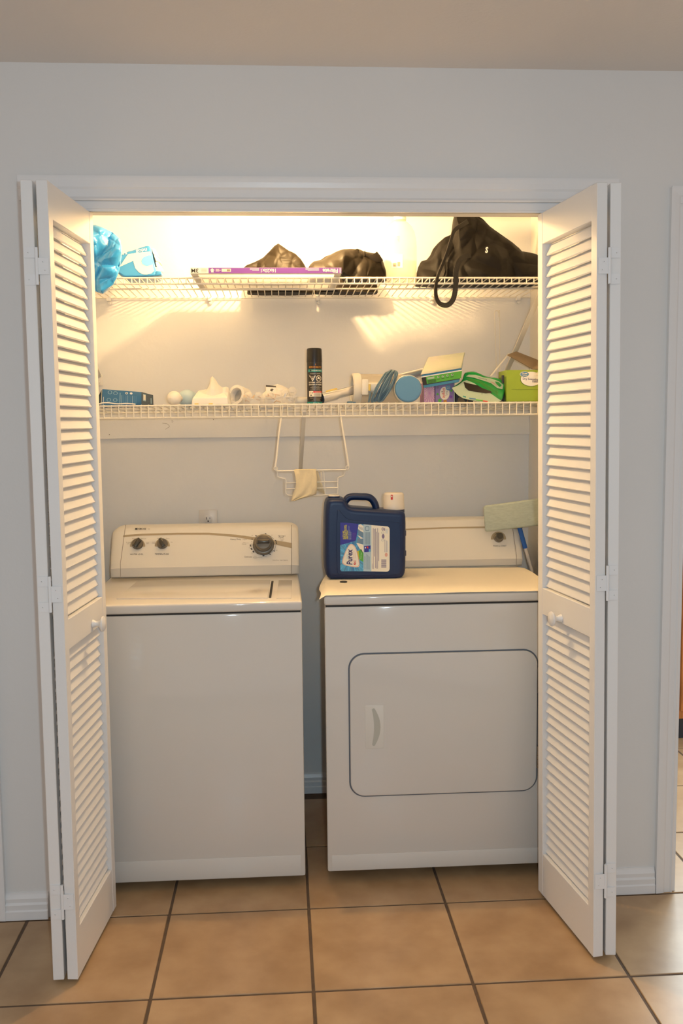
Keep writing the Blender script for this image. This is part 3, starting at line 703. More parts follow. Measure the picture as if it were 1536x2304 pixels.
def blob(tops, Y, D, DB, deck, amp, f, seed, bottoms=None, nx=64, nz=30, pw=0.5, m=None, base=0.35, yfun=None):
    """a slumped bag: top outline given by sight lines on the plane Y, standing on the deck; D thick to the front, DB to the back"""
    x0, x1 = tops[0][0], tops[-1][0]; fr = []; bk = []
    for i in range(nx+1):
        s_ = i/nx; px = lerp(x0, x1, s_); pt = interp(tops, px); pT = at(px, pt, Y)
        if bottoms: zb = at(px, interp(bottoms, px), Y).z
        else: zb = deck(pT.x) if callable(deck) else deck
        e = max(0.0, math.sin(PI*min(1, max(0, s_))))**0.4
        for j in range(nz+1):
            t = j/nz; z = lerp(zb, pT.z, t); env = (max(0.0, 1-t*t))**pw*(base+(1-base)*e)
            if bottoms: env = max(0.0, 1-(2*t-1)**2)**pw*(base+(1-base)*e)
            p = V((pT.x, Y, z)); cr_ = crumple(p, seed, f); cb = crumple(p+V((3, 2, 1)), seed, f)
            w_ = min(1.0, 4*env+0.15)
            yo = yfun(px) if yfun else 0
            fr.append(V((p.x+amp*0.4*noise.noise(p*f*1.3)*w_*(0.3 if j in (0, nz) else 1), Y+yo-D*env-amp*cr_*w_, z)))
            bk.append(V((p.x, Y+yo+DB*env+amp*0.6*cb*w_+0.003, z)))
    b = MB(); N = nz+1; vs = fr+bk; o = len(fr); fs = []
    for i in range(nx):
        for j in range(nz):
            fs.append((i*N+j, (i+1)*N+j, (i+1)*N+j+1, i*N+j+1)); fs.append((o+i*N+j, o+i*N+j+1, o+(i+1)*N+j+1, o+(i+1)*N+j))
        fs.append((i*N, o+i*N, o+(i+1)*N, (i+1)*N)); fs.append((i*N+nz, (i+1)*N+nz, o+(i+1)*N+nz, o+i*N+nz))
    for j in range(nz): fs.append((j, j+1, o+j+1, o+j)); fs.append((nx*N+j, o+nx*N+j, o+nx*N+j+1, nx*N+j+1))
    return b.add(vs, fs, m)

# ------------------------------------------------------------------ upper shelf, left to right
tops = [(178, 530), (192, 514), (209, 508), (222, 508), (238, 515), (252, 522), (262, 530), (270, 537), (272.5, 548), (273, 560)]
bots = [(178, 630), (192, 648), (209, 655), (220, 660), (226, 661), (238, 650), (247, 643), (256, 630), (263, 612), (268, 598), (273, 575)]
single('blue_plastic_bag', blob(tops, 0.425, 0.05, 0.03, 0, 0.040, 16, 2.3, bots, 90, 80, 0.5), m_bluebag, 'crumpled bright blue plastic bag hanging over the left end of the upper shelf', 'bag', None, 25)
# pack of puppy pads
pk = thing('puppy_pad_pack', 'blue and white soft pack of puppy pads lying beside the crumpled blue bag', 'pack', at(310, 625, 0.62))
YP = 0.575
out = [(262, 572), (280, 560), (294, 556.5), (312, 549), (328, 544.5), (334, 549), (337, 562), (341, 580), (347, 598), (352, 611), (350, 620), (334, 622.5), (262, 626)]
Zp = deck1(0.6)
def packS(a, b_, h):
    p = at(a, b_, YP); k = min(1, max(0, (620-b_)/70)); return V((p.x, YP+0.05*k-h, max(p.z, Zp)))
b = MB(); pillow(b, smooth_poly(out, 1), packS, -0.16, 0.0, 0.012, m_blue, 5)
body = part('pack_body', b, m_blue, pk)
b = MB()
b.poly([(270, 594), (284, 568), (300, 565), (334, 561), (337, 573), (341, 592), (346, 609), (340, 615), (330, 617.5), (321, 617), (312, 612), (303, 602), (297, 584), (269, 598)], packS, 0.0012, m_cream)
b.poly([(337, 570), (329, 571), (321, 574.5), (316, 580), (315.5, 586), (318, 592), (324, 596), (331, 597), (339, 594.5), (341, 593)], packS, 0.0020, m_sky)
b.text('gopu', 314, 556.5, 13, packS, 0.002, m_white, 0.16, 1.0, bold=0.15); b.text('rs', 277, 564.5, 13, packS, 0.002, m_white, 0.25, 1.0, bold=0.15)
part('printed_face', b, m_cream, body, 'white letter shape on blue')
single_end = MB()
for k, (a, c) in enumerate((((334, 549), (340, 566)), ((340, 566), (347, 583)), ((345, 583), (351, 602)))):
    q0, q1 = packS(*a, -0.02), packS(*c, -0.02); single_end.hexa([q0, q0+V((0.010, 0.01, 0)), q0+V((0.010, 0.09, 0)), q0+V((0, 0.10, 0)), q1, q1+V((0.012, 0.01, 0)), q1+V((0.012, 0.09, 0)), q1+V((0, 0.10, 0))], m_cream, 0.003)
q = packS(350, 606, -0.01); single_end.hexa([q+V((-0.006, 0, -0.006)), q+V((0.018, 0, -0.004)), q+V((0.018, 0.05, -0.004)), q+V((-0.006, 0.05, -0.006)), q+V((-0.004, 0, 0.012)), q+V((0.020, 0, 0.010)), q+V((0.020, 0.05, 0.010)), q+V((-0.004, 0.05, 0.012))], m_cream, 0.004)
q = packS(354, 614, 0.0); single_end.hexa([q+V((-0.012, 0, -0.010)), q+V((0.012, 0, -0.006)), q+V((0.012, 0.05, -0.006)), q+V((-0.012, 0.05, -0.010)), q+V((-0.006, 0, 0.008)), q+V((0.013, 0, 0.007)), q+V((0.013, 0.05, 0.007)), q+V((-0.006, 0.05, 0.008))], m_blue, 0.004)
part('folded_end', single_end, m_cream, pk, 'crimped white and blue end of the pack')

# air filter in its carton
FX0, FX1, FY0, FY1 = at(428, 612, 0.365).x, at(768, 612, 0.365).x, 0.365, 0.765
FZ0 = deck1(0.43)+0.0012; FZ1 = at(600, 602, 0.365).z
af = thing('air_filter', 'flat white and purple boxed air filter lying across the middle of the upper shelf', 'air filter', ((FX0+FX1)/2, (FY0+FY1)/2, FZ0))
b = MB(); e = 0.022
b.box((FX0, FY0, FZ0), (FX1, FY0+e, FZ1)); b.box((FX0, FY1-e, FZ0), (FX1, FY1, FZ1)); b.box((FX0, FY0+e, FZ0), (FX0+e, FY1-e, FZ1)); b.box((FX1-e, FY0+e, FZ0), (FX1, FY1-e, FZ1))

fr = part('card_frame', b, m_card, af)
b = MB(); vs = []; n = 44
for i in range(n+1):
    y = lerp(FY0+e, FY1-e, i/n); z = FZ0+(0.003 if i % 2 else 0.012); vs += [(FX0+e, y, z), (FX1-e, y, z)]
b.add(vs, [(2*i, 2*i+1, 2*i+3, 2*i+2) for i in range(n)]); part('pleated_media', b, m_media, af, 'white pleated filter cloth', False)
S = yS(FY0); zt_, zb_ = 602.5, 621.5
zp = lambda x, f: lerp(at(x, 0, FY0).z*0, 0, 0)
SF = frameS((FX0, FY0, FZ0), (1, 0, 0), (0, 0, 1)); FW, FH = FX1-FX0, FZ1-FZ0
b = MB()
b.rect(FW*0.120, 0.0005, FW-0.0005, FH-0.0004, SF, 0.0005, m_purple)
b.rect(FW-0.006, 0.0015, FW-0.003, FH-0.002, SF, 0.0007, m_white)
ft = dict(down=False)
b.text('3M', FW*0.030, FH*0.5, FH*0.98, SF, 0.0009, m_ink, PI, 1.05, bold=0.0003, **ft)
for k in range(4): b.rect(FW*0.072, FH*(0.25+k*0.16), FW*0.108, FH*(0.29+k*0.16), SF, 0.0006, m_inkg)
b.poly([(FW*0.127, FH*0.52), (FW*0.1445, FH*0.86), (FW*0.162, FH*0.52), (FW*0.153, FH*0.52), (FW*0.153, FH*0.16), (FW*0.136, FH*0.16), (FW*0.136, FH*0.52)], SF, 0.001, m_white)
for k, l in enumerate((0.025, 0.036, 0.024)): b.rect(FW*0.166, FH*(0.36+k*0.15), FW*(0.166+l), FH*(0.42+k*0.15), SF, 0.001, m_white)
b.rect(FW*0.206, FH*0.28, FW*0.267, FH*0.78, SF, 0.001, m_cream); b.rect(FW*0.24, FH*0.34, FW*0.262, FH*0.70, SF, 0.0013, m_inkg)
b.text('16x20x1', FW*0.514, FH*0.50, FH*0.86, SF, 0.001, m_white, PI, 0.95, bold=0.0003, **ft)
b.text('Filtrete', FW*0.926, FH*0.48, FH*0.92, SF, 0.001, m_white, PI, 1.0, bold=0.0006, **ft)
for k, l in enumerate((0.06, 0.06, 0.045)): b.rect(FW*(0.392+0.06-l), FH*(0.80-k*0.17), FW*0.452, FH*(0.86-k*0.17), SF, 0.001, m_white)
for k, l in enumerate((0.09, 0.09, 0.075)): b.rect(FW*(0.76+0.09-l), FH*(0.80-k*0.17), FW*0.85, FH*(0.86-k*0.17), SF, 0.001, m_white)
part('printed_band', b, m_purple, fr, 'purple band with upside-down white print')

Zf = FZ1+0.001
bg1 = blob([(548, 604), (556, 598), (575, 589), (592, 579), (606, 565), (617, 553), (626, 547.5), (634, 553), (648, 563), (664, 571), (676, 582), (684, 594), (689, 604)], 0.62, 0.05, 0.05, Zf, 0.022, 15, 5.1, nx=90, nz=44)
cbg = thing('black_cloth_bag', 'brownish-black nylon bag slumped to a point on top of the filter box', 'bag', at(626, 602, 0.62))
part('bag_body', bg1, m_blackn, cbg, None, True, 30)
part('bag_fold', blob([(556, 640), (562, 622), (580, 612), (640, 608), (690, 612), (700, 622), (706, 640)], 0.825, 0.048, 0.045, deck1(0.8)+0.001, 0.012, 14, 2.7, nx=50, nz=16), m_blackn, cbg, 'part of the bag lying behind the box', True, 30)
bt = thing('black_drawstring_bag', 'low rumpled black cloth bag between the filter box and the milky bottle', 'bag', at(800, 625, 0.62))
bg2 = blob([(691, 606), (697, 597), (706, 588), (722, 584), (733, 576), (752, 570), (772, 564), (790, 562), (806, 560), (820, 566), (838, 569), (850, 571), (858, 585), (862, 600), (864, 618)], 0.56, 0.11, 0.05, lambda x: (FZ1+0.001 if x < FX1+0.014 else lerp(FZ1, deck1(SY0)+0.001, min(1, (x-FX1-0.014)/0.02))), 0.030, 12, 9.4, nx=90, nz=44)
part('bag_body', bg2, m_blackn, bt, None, True, 30)
part('bag_fold', blob([(708, 640), (714, 622), (740, 612), (790, 610), (830, 616), (842, 628), (848, 640)], 0.815, 0.045, 0.05, deck1(0.8)+0.001, 0.012, 14, 6.7, nx=50, nz=16), m_blackn, bt, 'flat rear fold of the bag', True, 30)
b = MB()
for pts in ([(795, 574), (797, 563), (803, 559), (808, 562), (806, 576)], [(818, 578), (820, 562), (824, 574)], [(822, 570), (838, 573), (848, 566), (856, 577), (862, 586), (852, 590), (838, 588)]):
    b.prism(pts, lambda x, y, h: at(x, y, 0.50-h), 0, 0.006, None, 0.001)
part('bag_folds', b, m_blackn, bt)

# milky bottle
p = at(900, 622, 0.60); xc, yc = p.x, 0.60; z0 = deck1(0.6); px2m = (at(938, 580, 0.6).x-at(863, 580, 0.6).x)/75.0
zz = lambda py: at(900, py, 0.60).z
bo = thing('milky_bottle', 'large milky translucent plastic bottle with a white screw cap on the upper shelf', 'bottle', (xc, yc, z0))
R_ = 37.5*px2m
prof = [(R_*0.92, z0), (R_*0.985, z0+0.008), (R_, zz(590)), (R_*0.995, zz(555)), (R_*0.96, zz(538)), (R_*0.86, zz(522)), (R_*0.70, zz(510)), (R_*0.50, zz(502)), (R_*0.36, zz(498)), (R_*0.34, zz(494)), (0, zz(494))]
b = MB().lathe([(r, z-z0) for r, z in prof], (xc, yc, z0), n=36, sy=0.62); part('bottle_body', b, m_milk, bo)
prof2 = [(R_*0.88, z0+0.004), (R_*0.955, z0+0.012), (R_*0.965, zz(588)), (0, zz(588))]
part('contents', MB().lathe([(r, z-z0) for r, z in prof2], (xc, yc, z0), n=36, sy=0.60), m_liquid, bo, 'pale liquid filling the lower third')
b = MB().lathe([(R_*0.37, 0), (R_*0.37, 0.018), (R_*0.34, 0.022), (0, 0.022)], (xc, yc, zz(496)), n=30)
part('screw_cap', b, m_white, bo)
def botS(a, b_, h):
    pp = at(a, b_, 0.57); q = min(0.98, max(-0.98, (pp.x-xc)/R_)); return V((pp.x, yc-(R_*0.62+h)*math.sqrt(1-q*q), pp.z))
b = MB(); b.rect(880, 573, 905, 603, botS, 0.001, m_white, 8); b.rect(884, 592, 891, 600, botS, 0.0016, m_inkg, 3); b.rect(893, 590, 899, 600, botS, 0.0016, m_inkg, 3)
part('label', b, m_white, bo); b = MB()
for k in range(5):
    x0, y0 = 868, 553-k*3.2
    b.poly([(x0, y0), (x0+30, y0-9), (x0+30, y0-8), (x0, y0+1)], botS, 0.001, m_inkg)
part('label_print', b, m_inkg, bo)

# black tote with the loop handle
tt = thing('black_tote_bag', 'big crumpled black tote bag with a hanging strap loop and a white letter', 'bag', at(1075, 628, 0.62))
tops = [(937, 622), (941, 600), (947, 588), (960, 584), (968, 574), (974, 560), (984, 548), (1000, 534), (1014, 528), (1019, 508), (1021, 490), (1024, 478), (1048, 476), (1072, 484), (1086, 492), (1100, 508), (1120, 522), (1140, 536), (1154, 550), (1168, 565), (1190, 569), (1204, 573), (1212, 582), (1216, 600), (1220, 625)]
part('bag_body', blob(tops, 0.60, 0.13, 0.12, deck1(SY0)+0.001, 0.046, 9.0, 14.2, nx=130, nz=70, pw=0.6), m_black, tt, None, True, 30)
b = MB()
lp = [(1052, 498), (1040, 506), (1022, 518), (1014, 540), (1006, 565), (995, 595), (985, 620), (980, 645), (981, 668), (988, 682), (1000, 687), (1012, 683), (1021, 668), (1025, 640), (1026, 610), (1032, 590), (1042, 579), (1058, 575)]
ys = [0.50, 0.47, 0.435, 0.43, 0.425, 0.42, 0.418, 0.416, 0.416, 0.414, 0.412, 0.412, 0.412, 0.414, 0.416, 0.43, 0.45, 0.48]
path = spline([at(x, y, yy) for (x, y), yy in zip(lp, ys)], 5)
b = MB(); hw = 0.0085; vs = []
for i, p in enumerate(path):
    t_ = i/len(path); tg = (path[min(i+1, len(path)-1)]-path[max(i-1, 0)]).normalized(); sd = V((0, -1, 0)).cross(tg).normalized()
    ang = 0.5+0.5*math.sin(t_*6.0); sd = (sd*math.cos(ang)+V((0, 1, 0))*math.sin(ang)).normalized(); nn = tg.cross(sd)
    for a, c in ((-1, -1), (1, -1), (1, 1), (-1, 1)): vs.append(p+sd*a*hw+nn*c*0.0012)
fs = [(4*i+k, 4*i+(k+1) % 4, 4*i+4+(k+1) % 4, 4*i+4+k) for i in range(len(path)-1) for k in range(4)]+[(3, 2, 1, 0), tuple(4*(len(path)-1)+k for k in range(4))]
b.add(vs, fs); part('strap', b, m_strap, tt, 'flat webbing handle hanging down over the shelf edge', True, 50)
def toteS(a, b_, h): return at(a, b_, 0.452-h)
b = MB(); b.text('S', 1094.5, 563, 18, toteS, 0, m_white, -0.12, 0.75, bold=0.7); part('white_letter', b, m_white, tt, 'white letter S')

# ------------------------------------------------------------------ lower shelf, left to right
YA = 0.60; zA = deck2(YA)
cb = thing('blue_carton', 'flattened blue carton lying on its side at the left end of the lower shelf', 'box', at(285, 912, YA))
ca = [at(228, 915, YA), at(318, 916, YA), at(345, 915, 0.66), at(232, 912, 0.70), at(230, 875.5, YA), at(318, 882, YA), at(344, 889, 0.66), at(236, 878, 0.70)]
for q in ca[:4]: q.z = deck2(q.y)
part('carton_body', MB().hexa(ca, None, 0.001, 1), m_boxblue, cb)
def quadS(A, B, C, D):      # unit square on a quad: A (0,0) top-left, B (1,0), C (1,1), D (0,1)
    A, B, C, D = V(A), V(B), V(C), V(D); n = (B-A).cross(A-D).normalized()
    return lambda a, b_, h: A.lerp(B, a).lerp(D.lerp(C, a), b_)+n*h
S = quadS(ca[4], ca[5], ca[1], ca[0])
b = MB()
for x, y in ((0.07, 0.55), (0.13, 0.58), (0.30, 0.55), (0.45, 0.5)): b.rect(x, y-0.45 if x < 0.2 else 0.15, x+0.018, 0.9, S, 0.0006, m_paleink) if x > 0.4 else None
for k in range(9): b.rect(0.50+k*0.045, 0.30, 0.512+k*0.045, 0.97, S, 0.0006, m_paleink if k % 3 == 0 else m_vblue)
for x, y in ((0.20, 0.16), (0.34, 0.19), (0.18, 0.62), (0.34, 0.62)):
    o1 = circ(x, y, 0.055, 0.11, 14); i1 = circ(x, y, 0.040, 0.085, 14)
    for k in range(14): b.poly([o1[k], o1[(k+1) % 14], i1[(k+1) % 14], i1[k]], S, 0.0006, m_paleink)
b.poly(circ(0.625, 0.15, 0.035, 0.075, 14), S, 0.0006, m_white); b.poly(circ(0.74, 0.15, 0.035, 0.075, 14), S, 0.0006, m_white); b.poly(circ(0.625, 0.15, 0.018, 0.04, 10), S, 0.0009, m_boxgrey); b.rect(0.035, 0.45, 0.05, 0.95, S, 0.0006, m_white)
part('printed_face', b, m_paleink, cb)
S = quadS(ca[5], ca[6], ca[2], ca[1])
b = MB(); b.rect(0.0, 0.0, 1.0, 1.0, S, 0.0006, m_boxgrey); b.rect(0.12, 0.10, 0.36, 0.62, S, 0.001, m_paleink); b.rect(0.15, 0.16, 0.33, 0.55, S, 0.0012, m_cream); b.rect(0.76, 0.3, 0.84, 0.75, S, 0.001, m_paleink)
part('carton_end', b, m_boxgrey, cb, 'grey-blue end panel with a small label')
b = MB(); q0, q1 = at(228, 878, YA-0.002), at(218, 912, 0.57); b.hexa([q1, at(226, 913, YA-0.004), at(226, 912, YA+0.004), q1+V((0.002, 0.006, 0)), at(222, 890, 0.585), q0, q0+V((0, 0.006, 0)), at(222, 890, 0.592)], m_boxdark)
part('open_flap', b, m_boxdark, cb, 'dark open flap')
pth = [at(212, 914, 0.56), at(222, 915, 0.545), at(232, 912.5, 0.542), at(244, 912.5, 0.54), at(258, 914, 0.541), at(270, 915, 0.541), at(282, 914, 0.54), at(296, 915, 0.543), at(304, 916.5, 0.56)]
for q, dz in zip(pth, (0, .001, .005, .005, .002, .001, .002, .001, 0)): q.z = deck2(RY0)+0.0026+dz
single('white_cable', MB().tube(spline(pth, 6), 0.0022), m_white, 'thin white cable lying along the front edge before the blue carton', 'cable')

def light_bulb(label, px, py, rx, Y, axis, mt):
    p = at(px, py, Y); s_ = (at(px+1, py, Y)-p).length; R2 = rx*s_; z = deck2(Y)+R2*0.96
    t = thing('light_bulb', label, 'light bulb', (p.x, Y, deck2(Y)), 'loose light bulbs')
    ax = V(axis).normalized(); c = V((p.x, Y, z))
    prof = [(0, -R2*1.05), (R2*0.45, -R2*0.93), (R2*0.80, -R2*0.60), (R2*0.97, -R2*0.15), (R2*0.97, R2*0.15), (R2*0.80, R2*0.60), (R2*0.58, R2*1.0), (R2*0.44, R2*1.45)]
    part('globe', MB().lathe(prof, c, ax, 28), mt, t)
    pr = [(R2*0.42, R2*1.40)]
    for k in range(5): pr += [(R2*0.45, R2*(1.5+k*0.14)), (R2*0.40, R2*(1.57+k*0.14))]
    pr += [(R2*0.2, R2*2.25), (0, R2*2.28)]
    part('screw_base', MB().lathe(pr, c, ax, 20), m_alu, t)
light_bulb('small white round light bulb lying next to the blue carton', 392, 903, 17, 0.60, (0.25, 0.96, 0.0), m_bulbw)
light_bulb('pale blue light bulb lying behind the small white one', 421, 901, 21, 0.70, (0.80, 0.55, 0.03), m_bulbb)

# crumpled white plastic wrap with its glossy tray
wr = thing('plastic_wrapped_tray', 'glossy white tray in crumpled white plastic wrap beside the pale blue bulb', 'tray', at(475, 912, 0.60))
b = MB(); q = [at(430, 914, 0.59), at(514, 914, 0.585), at(512, 912, 0.70), at(440, 911, 0.70), at(433, 895, 0.595), at(512, 894, 0.59), at(500, 870, 0.70), at(446, 878, 0.70)]
for c in q[:4]: c.z = deck2(c.y)
b.hexa(q, None, 0.004, 3); part('glossy_tray', b, m_white, wr)
b = MB(); b.box((q[0].x+0.012, 0.585, zA), (q[0].x+0.026, 0.592, zA+0.007), None, 0.001); b.box((q[0].x+0.062, 0.583, zA), (q[0].x+0.076, 0.590, zA+0.007), None, 0.001); part('yellow_tabs', b, m_yellow, wr)
tops = [(446, 890), (462, 882), (470, 868), (474, 850), (477, 846), (484, 853), (492, 866), (500, 872), (508, 870), (514, 872), (518, 885), (520, 908)]
part('crumpled_wrap', blob(tops, 0.66, 0.045, 0.05, deck2(0.66), 0.014, 18, 3.3, nx=50, nz=26), m_wrap, wr, None, True, 25)
# roll of white tape
p = at(539, 892, 0.66); R3 = 0.036; z = deck2(0.66)+R3
b = MB(); ax = V((-0.55, -0.8, 0.22)).normalized()
b.lathe([(R3*0.72, -0.024), (R3, -0.024), (R3, 0.024), (R3*0.72, 0.024), (R3*0.68, 0.02), (R3*0.68, -0.02), (R3*0.72, -0.024)], (p.x, 0.67, z), ax, 32)
b.lathe([(R3*0.70, -0.004), (0, -0.004)], (p.x, 0.67, z), ax, 32)
single('tape_roll', b, m_wrap, 'white tape roll standing tilted between wrapped tray and clear packs', 'tape roll')

# clear blister packs
def blister(label, px0, px1, pyt, pyb, Y, domes, tint):
    t = thing('blister_pack', label, 'blister pack', at((px0+px1)/2, pyb, Y), 'clear blister packs')
    a, c = at(px0, pyb, Y), at(px1, pyt, Y); zb = deck2(Y); h = c.z-a.z
    b = MB(); b.box((a.x, Y, zb), (c.x, Y+0.055, zb+h*0.55), None, 0.004, 2); part('clear_tray', b, m_clear, t)
    b = MB(); b.box((a.x-0.004, Y-0.004, zb+h*0.42), (c.x+0.004, Y+0.062, zb+h*0.46)); part('tray_rim', b, m_clear, t)
    for fx, fz, r in domes:
        pp = V((lerp(a.x, c.x, fx), Y+0.012, zb+h*fz)); b = MB()
        b.lathe([(r, 0), (r*0.95, r*0.35), (r*0.75, r*0.7), (r*0.4, r*0.93), (0, r)], pp, (0, -1, 0.3), 20); part('clear_dome', b, m_clear, t)
    b = MB(); random.seed(int(px0))
    for k in range(9):
        x = lerp(a.x, c.x, 0.1+0.8*random.random()); z_ = zb+h*(0.2+0.55*random.random()); y = Y+0.008+0.035*random.random(); d = V((random.uniform(-1, 1), random.uniform(-0.4, 0.4), random.uniform(-0.5, 0.5))).normalized()*0.007
        b.tube([V((x, y, z_))-d, V((x, y, z_))+d], 0.0018, n=6)
    part('small_fittings', b, tint, t, 'small coloured fittings inside')
blister('clear blister pack of amber bits beside the tape roll', 545, 592, 884, 912, 0.575, [(0.30, 0.62, 0.017), (0.78, 0.66, 0.016)], m_amber)
blister('clear domed blister pack directly below the small photo card', 594, 634, 880, 912, 0.585, [(0.30, 0.62, 0.016), (0.75, 0.70, 0.018)], m_amber)
blister('clear blister pack nearest to the black spray can', 634, 668, 874, 912, 0.60, [(0.25, 0.72, 0.014), (0.70, 0.80, 0.016), (0.6, 0.3, 0.012)], m_alu)
b = MB(); tops = [(585, 890), (600, 878), (612, 868), (624, 864), (636, 868), (648, 874), (656, 890)]
single('white_paper_wad', blob(tops, 0.72, 0.035, 0.04, deck2(0.72), 0.012, 20, 8.8, nx=40, nz=20), m_wrap, 'crumpled white paper wad behind the clear blister packs', 'paper', None, 25)
b = MB(); A, B_, C_, D_ = at(597.5, 866.5, 0.66), at(621, 868.5, 0.66), at(622, 884, 0.645), at(598, 884, 0.645); S = quadS(A, B_, C_, D_)
b.hexa([D_, C_, C_+V((0, 0.002, 0)), D_+V((0, 0.002, 0)), A, B_, B_+V((0, 0.002, 0)), A+V((0, 0.002, 0))], m_cream)
pts = C_.z
b.rect(0.02, 0.0, 0.98, 0.22, S, 0.0006, m_dgrey); b.rect(0.06, 0.24, 0.94, 0.98, S, 0.0004, m_card); b.poly([(0.4, 0.75), (0.45, 0.5), (0.62, 0.42), (0.75, 0.55), (0.66, 0.62), (0.6, 0.85)], S, 0.0008, m_dgrey)
q = at(610, 884, 0.645); zc_ = deck2(0.645)
b.box((q.x-0.012, 0.645, zc_), (q.x+0.012, 0.650, q.z), m_cream)
single('photo_card', b, m_cream, 'small card with a dark picture standing above the clear packs', 'card')
p = at(678, 905, 0.62); r = 0.0145
single('white_tube', MB().lathe([(r*0.9, 0), (r, 0.002), (r, 0.045), (r*0.9, 0.047), (0, 0.047)], (p.x-0.024, 0.63, deck2(0.63)+r), (1, 0.12, 0), 24), m_ivory, 'short white tube lying down just left of the spray can', 'tube')

# spray can
YC = 0.595; xc = at(707.5, 850, YC).x; sc_ = (at(724, 850, YC).x-at(691, 850, YC).x)/33.0; R4 = 17.5*sc_; zc0 = deck2(YC); zz = lambda py: at(707, py, YC-R4*0.3).z
cn = thing('spray_can', 'tall black and teal butane spray can standing upright on the lower shelf', 'spray can', (xc, YC, zc0))
b = MB(); b.lathe([(R4*0.9, 0), (R4*0.98, 0.002), (R4*0.98, zz(814.5)-zc0), (0, zz(814.5)-zc0)], (xc, YC, zc0), n=40, m=m_can)
cb_ = part('can_body', b, m_can, cn)
b = MB(); b.lathe([(R4, zz(815)-zc0), (R4, zz(814)-zc0), (R4*0.965, zz(787)-zc0), (R4*0.93, zz(784.5)-zc0), (R4*0.85, zz(783.5)-zc0), (0, zz(783.5)-zc0)], (xc, YC, zc0), n=40); part('cap', b, m_cap, cn)
S = cylS(xc, YC, R4*0.985)
b = MB(); b.rect(690.8, 904, 724.6, 911.5, S, 0.0004, m_teal, 16)
b.text('300mL / 166g', 711, 906.7, 2.6, S, 0.0008, m_cream)
b.text('BERNZOMATIC', 709, 826.3, 5.6, S, 0.0006, m_orange, 0, 0.70, bold=0.12); b.poly([(708.6, 822), (709.5, 817), (710.4, 822)], S, 0.0006, m_orange)
b.rect(693.5, 831, 723.8, 837.2, S, 0.0005, m_teal, 14); b.poly(circ(698.8, 834, 1.6, 1.8, 10), S, 0.0008, m_can); b.text('BUTANE', 706.5, 834, 3.4, S, 0.0008, m_cream, 0, 0.9); b.text('BUTANO', 717, 834, 3.0, S, 0.0008, m_cream, 0, 0.85)
b.text('HAZARDOUS / PELIGRO', 708.8, 840.3, 2.4, S, 0.0008, m_cream, 0, 0.9); b.rect(694, 843, 723.5, 843.4, S, 0.0006, m_inkg, 10)
for o1, i1 in (([(695.5, 845), (710, 845), (703, 858.5)], [(697.6, 846.3), (707.8, 846.3), (702.9, 856)]), ):
    for k in range(3): b.poly([o1[k], o1[(k+1) % 3], i1[(k+1) % 3], i1[k]], S, 0.0006, m_cream)
b.rect(699, 847, 706.5, 850.5, S, 0.0006, m_inkg, 3); b.rect(700.5, 851.5, 704.5, 853.2, S, 0.0006, m_cream, 2)
oc = [(716.3+6.3*math.cos(PI/8+k*PI/4), 851.6+7.2*math.sin(PI/8+k*PI/4)) for k in range(8)]; oi = [(716.3+4.9*math.cos(PI/8+k*PI/4), 851.6+5.7*math.sin(PI/8+k*PI/4)) for k in range(8)]
for k in range(8): b.poly([oc[k], oc[(k+1) % 8], oi[(k+1) % 8], oi[k]], S, 0.0006, m_cream)
b.poly([(713.5, 855), (714, 850), (716.3, 847.5), (718.6, 850), (719.2, 855), (717.3, 852.5), (715.2, 852.5)], S, 0.0006, m_cream)
b.text('EXTREME  DANGER', 709, 861, 4.3, S, 0.0006, m_cream, 0, 0.74, bold=0.08); b.text('DANGER EXTREME', 709, 865.8, 4.3, S, 0.0006, m_cream, 0, 0.76, bold=0.08)
for k, (y, l) in enumerate(((870, 8), (872.6, 11), (875.2, 8), (877.6, 10.5))): b.text('CONTENTS UNDER PRESSURE'[:int(l*2)], 710, y, 1.9, S, 0.0006, m_inkp if 0 else m_cream)
b.rect(695.3, 880, 722.8, 892.6, S, 0.0004, m_cream, 12); b.rect(704.5, 880, 722.8, 884, S, 0.0007, m_red, 10); b.text('DANGER', 715, 882.1, 3.0, S, 0.0010, m_cream)
b.poly([(697.5, 890.5), (699.8, 887.3), (702, 890.5)], S, 0.0007, m_ink); b.poly(circ(697.8, 884, 1, 1.2, 8), S, 0.0007, m_orange); b.poly([(700.5, 885), (702, 882.4), (703.8, 885)], S, 0.0007, m_ink)
for k in range(5): b.rect(706, 885.4+k*1.4, 720.5, 886.1+k*1.4, S, 0.0007, m_inkg, 8)
for k, (x0, x1) in enumerate(((697, 723), (698, 722), (704, 719), (705, 720), (701, 721))): b.rect(x0, 894.6+k*1.75, x1, 895.3+k*1.75, S, 0.0006, m_inkg, 8)
part('printed_label', b, m_cream, cb_)

# stick vacuum
vc = thing('stick_vacuum', 'white and blue stick vacuum with an aluminium tube and coiled grey-blue cord', 'vacuum cleaner', at(860, 912, 0.65))
pa, pb_ = at(731, 894, 0.60), at(1010, 822, 0.80)
d = (pb_-pa).normalized()
part('aluminium_tube', MB().tube([pa+d*0.03, pb_], 0.0165, n=24), m_alu, vc)
b = MB(); e1 = d.cross(V((0, 0, 1))).normalized(); b.lathe([(0, 0.004), (0.0155, 0.003), (0.0165, 0), (0.0185, 0.0), (0.0190, 0.012), (0.0190, 0.055), (0.0168, 0.066), (0.0165, 0.07)], pa-d*0.012, d, 24)
part('tube_collar', b, m_alu, vc)
b = MB(); b.hexa([pa+V((0, -0.008, 0.008)), pa+d*0.055+V((0, -0.008, 0.008)), pa+d*0.055+V((0, 0.010, 0.008)), pa+V((0, 0.010, 0.008)), pa+V((0.004, -0.006, 0.024)), pa+d*0.048+V((0, -0.006, 0.023)), pa+d*0.048+V((0, 0.008, 0.023)), pa+V((0.004, 0.008, 0.024))], None, 0.002); part('yellow_latch', b, m_yellow, vc)
